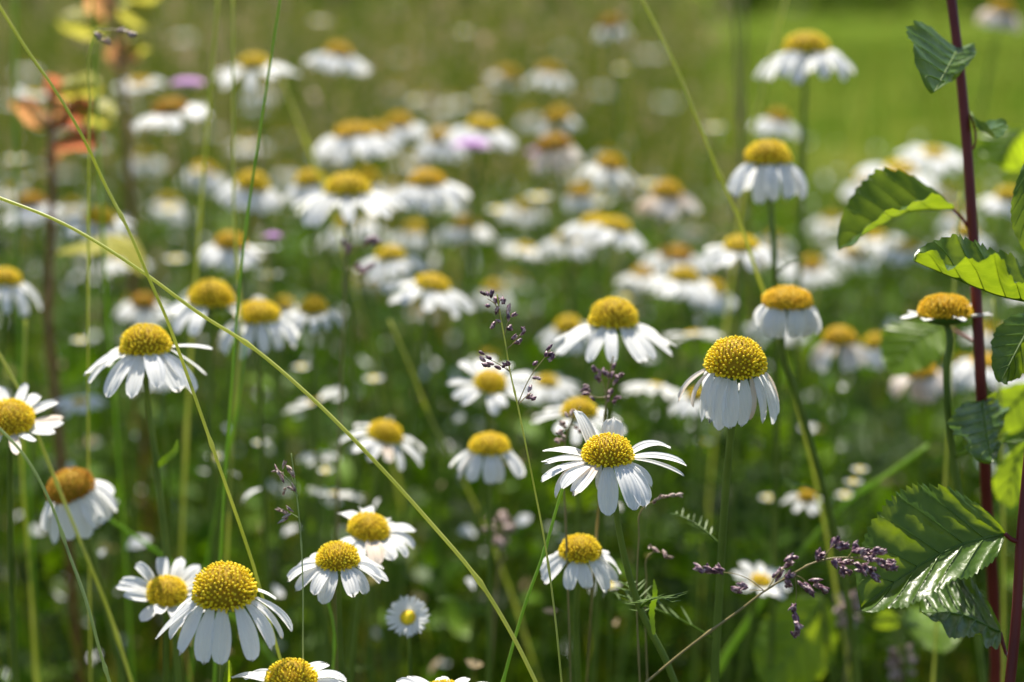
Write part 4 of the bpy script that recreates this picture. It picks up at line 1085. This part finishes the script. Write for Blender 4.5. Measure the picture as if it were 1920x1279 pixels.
# low broad leaves in the shade
r3, g3_ = plant_root('broadleaf_seedling', [(1540, 1120, .86), (1548, 1180, .86), (1560, 1290, .87)], 10, 'stem', 'low seedling with a large glowing green leaf under the purple panicle', 'seedling')
leaf_part(r3, g3_, 'leaf_lit', [(1545, 1118, .86), (1500, 1200, .86), (1440, 1290, .86)], (-62, -34, .01), (62, 44, .0), teeth=10, seed=21)
r4, g4_ = plant_root('broadleaf_seedling', [(1690, 1150, .84), (1696, 1200, .84), (1700, 1290, .85)], 8, 'stem', 'low seedling with bright leaves behind the glossy crumpled leaf', 'seedling')
leaf_part(r4, g4_, 'leaf_lit', [(1696, 1170, .86), (1740, 1180, .86), (1800, 1186, .86)], (0, -30, .02), (0, 36, -.01), teeth=8, seed=22)
leaf_part(r4, g4_, 'leaf_lit', [(1690, 1165, .84), (1660, 1160, .84), (1638, 1168, .84)], (0, -18, .0), (0, 20, .0), teeth=6, seed=23)

# orange-leaved sapling far left
zo = 1.02
r5, g5_ = plant_root('orange_leaved_sapling', [(95, 230, zo), (98, 320, zo), (94, 450, zo), (90, 600, zo), (104, 740, zo), (114, 860, zo)], 15, 'rust_stem', 'rust-stemmed sapling with orange and red leaves beside the frame edge', 'sapling')
LO = [('leaf_orange', (86, 240), (20, 190), 24), ('leaf_yellow', (100, 170), (190, 160), 26), ('leaf_red', (100, 240), (165, 185), 24), ('leaf_yellow', (140, 205), (215, 222), 28), ('leaf_red', (98, 270), (190, 258), 22), ('leaf_orange', (96, 262), (88, 315), 18), ('leaf_red', (98, 200), (90, 140), 20), ('leaf_orange', (96, 250), (110, 180), 22)]
for i, (mt, a, b, wd) in enumerate(LO):
    dx, dy = b[0] - a[0], b[1] - a[1]; l = math.hypot(dx, dy)
    nx, ny = -dy / l * wd * .95, dx / l * wd * .95
    leaf_part(r5, g5_, mt, [(a[0], a[1], zo), ((a[0] + b[0]) / 2, (a[1] + b[1]) / 2 - 8, zo), (b[0], b[1], zo - .01)], (nx, ny, .01), (-nx, -ny, .01), teeth=7, seed=30 + i, petiole=[(96, 250, zo), (a[0], a[1], zo)], pmat='rust_stem', nt=24, nu=5)
leaf_part(r5, g5_, 'leaf_yellow', [(106, 470, .98), (190, 452, .98), (272, 512, .98)], (4, -28, .02), (-4, 22, -.02), teeth=8, seed=40, petiole=[(92, 480, zo), (106, 470, .98)], pmat='rust_stem', nt=24, nu=5)
zt = 1.2
r6, g6_ = plant_root('orange_leaved_sapling', [(212, -30, zt), (222, 90, zt), (236, 220, zt), (246, 400, zt), (250, 560, zt)], 12, 'rust_stem', 'blurred sapling with yellow and peach leaves along the top edge', 'sapling')
for i, (mt, a, b, wd) in enumerate([('leaf_yellow', (200, 50), (108, 38), 30), ('leaf_orange', (215, 75), (235, 130), 34), ('leaf_orange', (205, 30), (165, -10), 30), ('leaf_yellow', (215, 10), (290, 40), 28), ('leaf_yellow', (225, 90), (280, 80), 20), ('leaf_yellow', (225, -10), (300, -20), 26)]):
    dx, dy = b[0] - a[0], b[1] - a[1]; l = math.hypot(dx, dy)
    nx, ny = -dy / l * wd * .95, dx / l * wd * .95
    leaf_part(r6, g6_, mt, [(a[0], a[1], zt), ((a[0] + b[0]) / 2, (a[1] + b[1]) / 2 - 6, zt), (b[0], b[1], zt - .01)], (nx, ny, .01), (-nx, -ny, .01), teeth=7, seed=50 + i, pmat='rust_stem', nt=24, nu=5)

# small leaves on stems and dry bits
def blade_leaf(key, pts, wpx, mat):
    root, g = DAISY[key]
    q = catmull([P(*p) for p in pts], 8); z = pts[0][2]
    v = []; f = []; n = len(q)
    for i, p in enumerate(q):
        t = i / (n - 1); d = (q[min(i + 1, n - 1)] - q[max(i - 1, 0)]).normalized()
        s = d.cross(FWD).normalized()
        wv = wpx * z / FPX / 2 * (math.sin(math.pi * (.12 + .86 * t)) ** .7) * (1 + .15 * ((i % 3) - 1))
        nn = FWD * (.25 * wv)
        v += [p - s * wv - nn, p, p + s * wv - nn]
    for i in range(n - 1):
        f += [(3 * i, 3 * i + 1, 3 * i + 4, 3 * i + 3), (3 * i + 1, 3 * i + 2, 3 * i + 5, 3 * i + 4)]
    mesh_obj('leaf', v, f, mat, root, g)
hero_k, stiff_k, big_k = (1140, 840), (272, 634), (420, 1092)
blade_leaf(hero_k, [(1226, 1190, .645), (1222, 1150, .645), (1228, 1110, .64), (1226, 1086, .64)], 11, 'stem_leaf')
blade_leaf(stiff_k, [(293, 876, .705), (310, 862, .70), (328, 846, .70), (333, 824, .70)], 14, 'stem_leaf')
blade_leaf(big_k, [(420, 1290, .607), (428, 1262, .605), (430, 1238, .605)], 14, 'leaf_lit')
blade_leaf(hero_k, [(1158, 968, .634), (1145, 950, .634), (1132, 938, .634), (1126, 928, .632)], 5, 'leaf_lit')
zH = .66
panicle([(1262, 930, zH), (1225, 940, zH), (1204, 955, zH), (1198, 1010, zH), (1194, 1100, zH), (1200, 1290, zH)], 4, zH, [
    ([(1210, 948, zH), (1240, 934, zH), (1268, 927, zH)], [(1226, 938), (1238, 933), (1250, 930), (1262, 927), (1272, 925)])],
    'dry tan grass head poking out under the sharp daisy', mat='spike_pale', smat='stalk_brown', sl=20, sr=3.6, seed=31, per=(1, 2))
panicle([(1255, 1045, .68), (1232, 1034, .68), (1218, 1040, .68), (1212, 1090, .68), (1214, 1290, .68)], 4, .68, [
    ([(1222, 1034, .68), (1240, 1036, .68), (1258, 1046, .68)], [(1218, 1026), (1230, 1033), (1244, 1040), (1256, 1046)])],
    'curled dry grass head right of the compact daisy', mat='spike_pale', smat='stalk_brown', sl=20, sr=3.8, seed=32, per=(1, 2))

# ------------------------------------------------------------------ hedge far behind the lawn
def hedge():
    n = 30000
    x = rng.uniform(-22, 22, n); y = 27 + rng.uniform(0, 4, n); z = rng.random(n) ** .8 * (3.2 + .6 * np.sin(x * .9))
    s = rng.uniform(.08, .2, n)
    V = np.zeros((n, 4, 3)); a = rng.normal(size=(n, 3)); b = rng.normal(size=(n, 3))
    a /= np.linalg.norm(a, axis=1)[:, None]; b /= np.linalg.norm(b, axis=1)[:, None]
    c = np.stack([x, y, z], 1)
    V[:, 0] = c - a * s[:, None]; V[:, 1] = c + b * s[:, None] * .6; V[:, 2] = c + a * s[:, None]; V[:, 3] = c - b * s[:, None] * .6
    o = mesh_np('hedge', V.reshape(-1, 3), np.arange(n * 4).reshape(-1, 4), 'under', rng.random(n))
    tag(o, 'dark hedge running along the far end of the lawn', 'hedge')
hedge()
